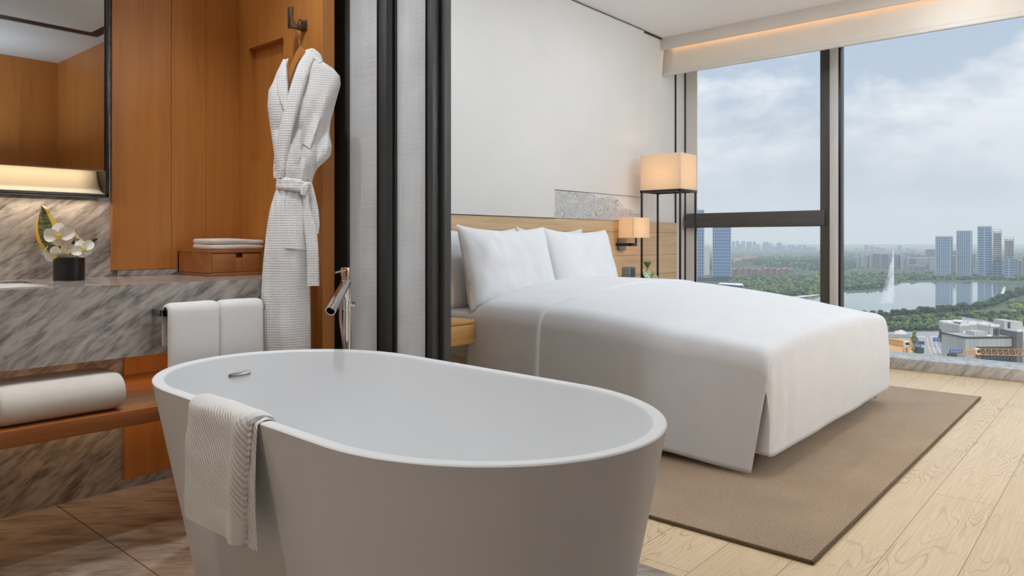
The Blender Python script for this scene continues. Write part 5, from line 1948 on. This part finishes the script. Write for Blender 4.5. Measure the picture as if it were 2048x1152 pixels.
# ---- trees
TREES = []
for kind in range(4):
    m = B()
    m.cur = 0
    rr = random.Random(40 + kind)
    if kind == 3:        # slender poplar
        for k in range(9):
            m.ball((rr.uniform(-.06, .06), rr.uniform(-.06, .06), .25 + k * .085), .14 * (1 - abs(k - 3) * .08), 2, (1, 1, 1.1), .5, k)
    else:
        for k in range(13):
            a = rr.uniform(0, 2 * PI); q = rr.uniform(0, .3)
            m.ball((math.cos(a) * q, math.sin(a) * q, rr.uniform(.38, .80)), rr.uniform(.14, .24), 2, (1, 1, .85), .55, k + kind * 20)
    m.cur = 1
    m.tube([(0, 0, 0), (.01, 0, .3), (0, .01, .6)], .03, 7, rad=[.035, .028, .015])
    TREES.append(m)
tree_src = {}


def tree(kind, mat, p, h, label, cat='tree', group=None, wide=1.0, name='tree'):
    key = (kind, mat)
    if key not in tree_src:
        mb = B(); mb.v = [v.copy() for v in TREES[kind].v]; mb.f = TREES[kind].f; mb.mi = TREES[kind].mi
        o = mb.build(name, [M_foliage[mat], M_trunk], None, origin=(0, 0, 0), smooth=180)
        tree_src[key] = o
        first = True
    else:
        o = tree_src[key].copy(); C.objects.link(o)
    o.location = p
    o.scale = (h * wide, h * wide, h)
    o.rotation_euler = (0, 0, RND.uniform(0, 6.28))
    tag(o, label, cat, group)
    return o


tr = random.Random(5)


def belt(line, n, hpx, label, group, kinds=(0, 1, 2), mats=(0, 1), jit=2.5, wide=1.0):
    for i in range(n):
        u = (i + tr.random() * .7) / n
        q = u * (len(line) - 1); a = min(int(q), len(line) - 2); f_ = q - a
        px = lerp(line[a][0], line[a + 1][0], f_) + tr.uniform(-1, 1); py = lerp(line[a][1], line[a + 1][1], f_) + tr.uniform(-jit, jit) * .5
        p = gp(px, py)
        h = hpx / F * dep(p) * tr.uniform(.75, 1.2)
        tree(tr.choice(kinds), tr.choice(mats), p, h, label, 'tree', group, wide * tr.uniform(1.0, 1.25))


belt([(1700, 640), (1780, 636), (1840, 631), (1900, 627), (1950, 622), (1990, 611), (2015, 600), (2050, 590), (2080, 584)], 74, 17, 'dense green tree in the belt along the near lake shore', 'trees along the near lake shore', mats=(0, 1, 3))
belt([(1780, 648), (1830, 645), (1880, 640), (1940, 638), (2000, 634), (2060, 636)], 52, 15, 'bushy tree on the grass between the lake belt and the street', 'trees on the grass behind the campus', mats=(0, 1, 2))
belt([(1770, 662), (1830, 661), (1885, 659)], 30, 11, 'hedge-like tree along the far side of the cross street', 'trees along the cross street', mats=(0, 2, 1))
belt([(1890, 652), (1940, 648), (2000, 646), (2060, 650)], 26, 14, 'leafy tree directly behind the campus roofs', 'trees behind the campus roofs', mats=(1, 2))
belt([(1895, 700), (1899, 690), (1890, 680), (1893, 672)], 9, 17, 'tree on the verge between the street and the campus', 'trees beside the campus', mats=(1, 0, 2))
tree(3, 2, gp(1829, 688), 27 / F * dep(gp(1829, 688)), 'tall yellow green poplar left of the street, by the blue crane sign', wide=1.1)
tree(3, 2, gp(1881, 684), 26 / F * dep(gp(1881, 684)), 'tall yellow green poplar right of the blue direction sign', wide=.9)
tree(0, 1, gp(1893, 684), 20 / F * dep(gp(1893, 684)), 'round dark tree right of the poplar and blue sign')
belt([(1670, 582), (1700, 579), (1740, 577), (1775, 573)], 36, 9, 'round green tree on the peninsula left of the fountain', 'trees on the lake peninsula', mats=(0, 1))
belt([(1786, 562), (1860, 559), (1920, 559), (1990, 560), (2050, 563)], 52, 8, 'small tree on the far lake bank below the towers', 'trees on the far lake bank', mats=(0, 1, 2))
belt([(1470, 588), (1530, 592), (1580, 594), (1640, 584)], 40, 13, 'green tree in the park in the lower left pane', 'park trees in the left pane', mats=(0, 1, 2))
belt([(1386, 588), (1440, 592), (1480, 596)], 22, 13, 'dark tree around the wedge roofed pavilion', 'trees around the pavilion', mats=(1, 3))


# uncountable woodland: one object
def ico(sub):
    bm = bmesh.new(); bmesh.ops.create_icosphere(bm, subdivisions=sub, radius=1.0); bm.verts.index_update()
    r = ([v.co.copy() for v in bm.verts], [tuple(v.index for v in f.verts) for f in bm.faces]); bm.free(); return r


IV, IF = ico(1)


def woods(name, label, regions, mats):
    m = B()
    V = []; Fc = []; mi = []
    for poly, n, hpx, mset in regions:
        xs_ = [p[0] for p in poly]; ys_ = [p[1] for p in poly]
        c = 0
        while c < n:
            x = tr.uniform(min(xs_), max(xs_)); y = tr.uniform(min(ys_), max(ys_))
            ins = False
            for i in range(len(poly)):
                x1_, y1_ = poly[i]; x2_, y2_ = poly[i - 1]
                if (y1_ > y) != (y2_ > y) and x < (x2_ - x1_) * (y - y1_) / (y2_ - y1_) + x1_: ins = not ins
            if not ins: continue
            c += 1
            p = gp(x, y); D = dep(p)
            r = hpx / F * D * tr.uniform(.35, .65)
            b0 = len(V)
            hz_ = 0.0
            if x < 1665 and 1500 < D < 3000:
                hz_ = max(0, 16 * math.sin(PI * (D - 1500) / 1500) * (.6 + .5 * mnoise.noise(Vector((x * .012, D * .002, 5)))))
            kz = tr.uniform(.8, 1.2)
            for q in IV:
                k = 1 + .35 * mnoise.noise(q * 2 + Vector((c * .37, y, 0)))
                V.append(Vector((p.x + q.x * r * k * 1.15, p.y + q.y * r * k * 1.15, GZ + hz_ + r * .7 + q.z * r * k * kz)))
            Fc += [tuple(i + b0 for i in f) for f in IF]
            mi += [tr.choice(mset)] * len(IF)
    m.v = V; m.f = Fc; m.mi = mi
    o = m.build(name, mats, None, smooth=180)
    tag(o, label, 'woodland', None, 'stuff')


woods('woodland', 'endless green woodland covering the plain between lake, estate and hills', [
    ([(1455, 557), (1650, 552), (1650, 590), (1590, 592), (1520, 594), (1470, 586)], 900, 6.5, (0, 1, 2)),
    ([(1660, 548), (1800, 548), (1800, 566), (1760, 578), (1660, 584)], 520, 5.5, (0, 1, 2)),
    ([(1800, 545), (2070, 552), (2070, 562), (1960, 561), (1860, 561), (1800, 562)], 420, 5, (0, 1, 2)),
    ([(1386, 572), (1440, 574), (1480, 584), (1480, 598), (1386, 598)], 200, 8, (1, 3)),
    ([(1385, 515), (1650, 512), (1720, 512), (1720, 535), (1650, 548), (1600, 545), (1470, 530), (1385, 560)], 1300, 3.6, (0, 1, 3)),
    ([(1660, 506), (2080, 508), (2080, 545), (1900, 540), (1720, 538), (1660, 545)], 900, 3.6, (0, 1, 3)),
    ([(1385, 501), (2080, 502), (2080, 512), (1385, 513)], 700, 2.4, (1, 3)),
    ([(1775, 640), (1890, 636), (1890, 658), (1775, 660)], 170, 8, (0, 2, 1)),
    ([(1890, 632), (2070, 630), (2070, 648), (1890, 648)], 170, 9, (0, 1, 2)),
    ([(1150, 600), (1640, 606), (1700, 660), (1760, 730), (1150, 730)], 420, 12, (0, 1, 3)),
    ([(1150, 545), (1384, 545), (1384, 600), (1150, 604)], 300, 8, (0, 1, 3)),
    ([(2010, 606), (2080, 596), (2080, 612), (2030, 622)], 60, 9, (0, 2)),
    ([(1822, 694), (1842, 692), (1842, 714), (1826, 714)], 30, 6, (0, 2)),
    ([(1888, 704), (1900, 696), (1935, 712), (1935, 722), (1890, 722)], 60, 7, (1, 2)),
], M_foliage)


# ---- fountain jet on the lake
def mk_spray():
    t = NT('fountain_spray')
    v = t.obj(scale=(.25, .25, .05))
    nz = t.noise(v, 1.4, 5., .6).outputs[0]
    tc = t.n('ShaderNodeTexCoord')
    lw = t.n('ShaderNodeLayerWeight', {'Blend': .45})
    a = t.ramp(nz, [(.36, (.03, .03, .03, 1)), (.72, (.5, .5, .5, 1))])
    al = t.math('MULTIPLY', a, t.math('SUBTRACT', 1., lw.outputs[1]))
    d = t.n('ShaderNodeBsdfDiffuse', {'Color': (.95, .96, .97, 1)})
    tl = t.n('ShaderNodeBsdfTranslucent', {'Color': (.95, .96, .97, 1)})
    dm = t.n('ShaderNodeMixShader', {0: .5}); t.link(d.outputs[0], dm.inputs[1]); t.link(tl.outputs[0], dm.inputs[2])
    tr_ = t.n('ShaderNodeBsdfTransparent')
    mx = t.n('ShaderNodeMixShader'); t.link(al, mx.inputs[0]); t.link(tr_.outputs[0], mx.inputs[1]); t.link(dm.outputs[0], mx.inputs[2])
    t.link(mx.outputs[0], t.out.inputs[0])
    return t.m


M_spray = mk_spray()
fb = gp(1786, 607); D = dep(fb); k = D / F
ft = thing('fountain', 'tall white fountain jet blowing sideways above the lake', 'fountain', fb)
H = 107 * k


def plume(scale, seed):
    m = B(); rings = []
    for i in range(26):
        q = i / 25
        z = H * q
        # wind carries the falling spray to the left
        wl = lerp(30, 1.0, q ** .75) * scale; wr = 1.2 * scale * (1 - q * .6)
        cx = lerp(0, 1.0, q)
        ring = []
        for j in range(18):
            a = 2 * PI * j / 18
            w = wr if math.cos(a) > 0 else wl
            rr_ = 1 + .18 * mnoise.noise(Vector((math.cos(a) * 2 + seed, math.sin(a) * 2, q * 7)))
            x = cx + math.cos(a) * w * rr_
            y = math.sin(a) * (1.5 + 6 * (1 - q)) * scale
            ring.append(fb + rv * (x * k) + fv * (y * k) + Vector((0, 0, z + .3)))
        rings.append(ring)
    m.loft(rings, caps=False)
    return m


for sc_, sd in ((1.0, 0), (.75, 3), (.5, 6), (.28, 9)):
    plume(sc_, sd).build('spray_veil', M_spray, ft, smooth=180)
B().tube([fb + Vector((0, 0, -.2)), fb + Vector((0, 0, H * .5)) + rv * .4 * k, fb + Vector((0, 0, H)) + rv * 1.0 * k], 1., 10, rad=[.9 * k * .7, .75 * k * .7, .45 * k * .7]).build('jet', M_spray, ft)
# =================================================================== HAZE over the plain
t = NT('summer_haze')
vs_ = t.n('ShaderNodeVolumeScatter', {'Color': (.80, .90, 1, 1), 'Density': HAZE, 'Anisotropy': 0.0})
t.link(vs_.outputs[0], t.out.inputs['Volume'])
m = B()
a0, a1 = 60.0, 9000.0
V = []
for dd_ in (a0, a1):
    for px in (900, 3000):
        d0 = ray(px, HZ) * dd_
        for z in (GZ - 30, GZ + 420):
            V.append(Vector((d0.x, d0.y, z)))
m.add(V, [(0, 1, 3, 2), (4, 6, 7, 5), (0, 4, 5, 1), (2, 3, 7, 6), (0, 2, 6, 4), (1, 5, 7, 3)])
hz_o = m.build('haze', t.m, None, smooth=0, weld=.001)
tag(hz_o, 'bluish summer haze lying over the whole distant plain and skyline', 'haze', None, 'stuff')

# =================================================================== SKY
w = bpy.data.worlds.new('hazy_cloudy_sky'); bpy.context.scene.world = w
w.use_nodes = True
nt = w.node_tree
for n in list(nt.nodes): nt.nodes.remove(n)
W = NT.__new__(NT); W.t = nt
wo = nt.nodes.new('ShaderNodeOutputWorld')
tc = W.n('ShaderNodeTexCoord')
sp = W.n('ShaderNodeSeparateXYZ'); nt.links.new(tc.outputs['Generated'], sp.inputs[0])
el = sp.outputs[2]
base = W.ramp(el, [(0.0, srgb(206, 211, 219)), (.10, srgb(205, 214, 227)), (.26, srgb(192, 211, 235)), (.5, srgb(188, 208, 232)), (1, srgb(170, 198, 232))])
mp = W.n('ShaderNodeMapping', {'Scale': (3.2, 3.2, 6.2), 'Location': (.35, .1, .2)}); nt.links.new(tc.outputs['Generated'], mp.inputs[0])
nz = W.n('ShaderNodeTexNoise', {'Scale': 1.5, 'Detail': 10., 'Roughness': .6, 'Distortion': .1}); nt.links.new(mp.outputs[0], nz.inputs['Vector'])
cl = W.ramp(nz.outputs[0], [(.44, (0, 0, 0, 1)), (.60, (1, 1, 1, 1))])
elm = W.ramp(el, [(.03, (.15, .15, .15, 1)), (.2, (.9, .9, .9, 1))])
cm = W.math('MULTIPLY', cl, elm)
sky = W.mix(cm, base, (1.14, 1.15, 1.17, 1))
bo = W.ramp(el, [(0, (1, 1, 1, 1)), (.32, (1, 1, 1, 1)), (.9, (2.2, 2.2, 2.2, 1))])
sky2 = W.mix(1., sky, bo, 'MULTIPLY')
bg = W.n('ShaderNodeBackground', {'Strength': SKY}); nt.links.new(sky2, bg.inputs[0])
nt.links.new(bg.outputs[0], wo.inputs[0])


# =================================================================== LAMPS AND ADDED FILL LIGHTS
def lamp(name, typ, loc, energy, col, size=.2, rot=(0, 0, 0), shape='DISK', size_y=None, spot=None, blend=.4):
    l = bpy.data.lights.new(name, typ)
    l.energy = energy; l.color = col
    if typ == 'AREA':
        l.shape = shape; l.size = size
        if size_y: l.size_y = size_y
    elif typ == 'SUN':
        l.angle = size
    else:
        l.shadow_soft_size = size
    if spot:
        l.spot_size = spot; l.spot_blend = blend
    o = bpy.data.objects.new(name, l); o.location = loc; o.rotation_euler = rot
    C.objects.link(o)
    return o


# thin hazy sun high behind the building, on the city only
lamp('sun', 'SUN', (0, 0, 50), SUN, (1, .95, .88), math.radians(6), (math.radians(46), 0, math.radians(-60)))
WARM = (1, .70, .42)
NEUT = (.83, .92, 1)
# fill discs added under the bedroom ceiling, out of view, to brighten the bed
for x, y, e in ((2.9, 1.0, 1.0), (4.4, 1.0, 1.0), (4.95, -.2, .5), (5.3, .9, .5), (5.3, -.8, .5), (2.9, 2.1, 1.35), (4.4, 2.1, 1.35)):
    lamp('bedroom_fill', 'AREA', (x, y, CEIL - .006), BED_E * e, NEUT, .30)
# unseen fill added by the bedroom front wall to brighten the ceiling
lamp('bedroom_ceiling_fill', 'AREA', (4.2, -2.75, 2.05), CEIL_FILL_E, (.80, .91, 1), 3.6, (2.95, 0, 0), 'RECTANGLE', .25)
# LED strip hidden behind the pelmet
lamp('pelmet_light', 'AREA', (5.735, .1, 2.70), 3.2, (1, .58, .28), 6.1, (0, math.radians(20), PI / 2 * 0), 'RECTANGLE', .012)
bpy.data.objects['pelmet_light'].rotation_euler = (0, math.radians(-25), 0)
bpy.data.lights['pelmet_light'].size = .012; bpy.data.lights['pelmet_light'].size_y = 6.1
# bathroom downlights; the third is a fill added to brighten panels and robe
COOL = (.90, .96, 1)
for i, (x, y, e, col) in enumerate(((.95, 1.25, .8, COOL), (.35, 2.2, .8, COOL), (1.12, 2.05, 1.36, COOL), (-.45, 1.25, 1.5, (1, .88, .72)))):
    lamp('bath_downlight_and_fill', 'SPOT', (x, y, BCEIL - .006), BATH_E * e, col, .05, (0, 0, 0), spot=math.radians(115), blend=.6)
# strip behind the foot of the mirror lighting the cream cove
lamp('mirror_strip', 'AREA', (-.16, 2.893, mz + .012), 1.05, (1, .80, .56), 2.4, (0, 0, 0), 'RECTANGLE', .012)
# fill light added above the mirror cabinet to brighten the bathroom ceiling
lamp('mirror_top_fill', 'AREA', (-.2, 2.88, 2.15), UP_E, (.84, .93, 1), 2.4, (PI, 0, 0), 'RECTANGLE', .06)
lamp('closet_fill', 'AREA', (.4, -1.0, 1.7), UP_E * .85, (.66, .84, 1), 2.6, (PI, 0, 0), 'RECTANGLE', .1)  # added fill behind the camera, no fixture, lifting ceiling and closet walls
lamp('marble_fill', 'AREA', (-.16, 2.90, mb - .012), 2.6, (1, .82, .62), 2.4, (0, 0, 0), 'RECTANGLE', .03)  # added fill that brightens the marble below the mirror
# strip under the shelf
lamp('shelf_strip', 'AREA', (.3, 2.86, .385), 1.7, (1, .62, .32), 2.5, (0, 0, 0), 'RECTANGLE', .02)
lamp('counter_strip', 'AREA', (.3, 2.70, .586), 2.2, (1, .74, .48), 2.4, (0, 0, 0), 'RECTANGLE', .06)
# table and floor lamps
lamp('wall_lamp_bulb', 'POINT', (5.024, 3.055, 1.045), 2.3, (1, .66, .34), .025)
lamp('floor_lamp_bulb', 'POINT', ((lx0 + lx1) / 2, (ly0 + ly1) / 2, 1.47), 2.6, (1, .72, .44), .035)

# =================================================================== CAMERA
cam = bpy.data.cameras.new('camera')
cam.sensor_width = 36.0
cam.lens = F / 2048 * 36.0
cam.shift_y = -(576.0 - HZ) / 2048.0
cam.clip_start = .05; cam.clip_end = 30000
co = bpy.data.objects.new('camera', cam)
co.location = (0, 0, HC)
co.rotation_euler = (PI / 2, 0, YAW)
C.objects.link(co)
sc = bpy.context.scene
sc.camera = co
vs = sc.view_settings
vs.view_transform = 'Standard'
vs.look = 'None'
vs.exposure = EXPO
vs.gamma = 1.0
vs.use_curve_mapping = False
cy = sc.cycles
cy.use_denoising = True
cy.max_bounces = 10
cy.diffuse_bounces = 5
cy.glossy_bounces = 5
cy.transmission_bounces = 6
cy.transparent_max_bounces = 24
cy.volume_bounces = 1
cy.sample_clamp_indirect = 6.0
cy.caustics_reflective = False
cy.caustics_refractive = False
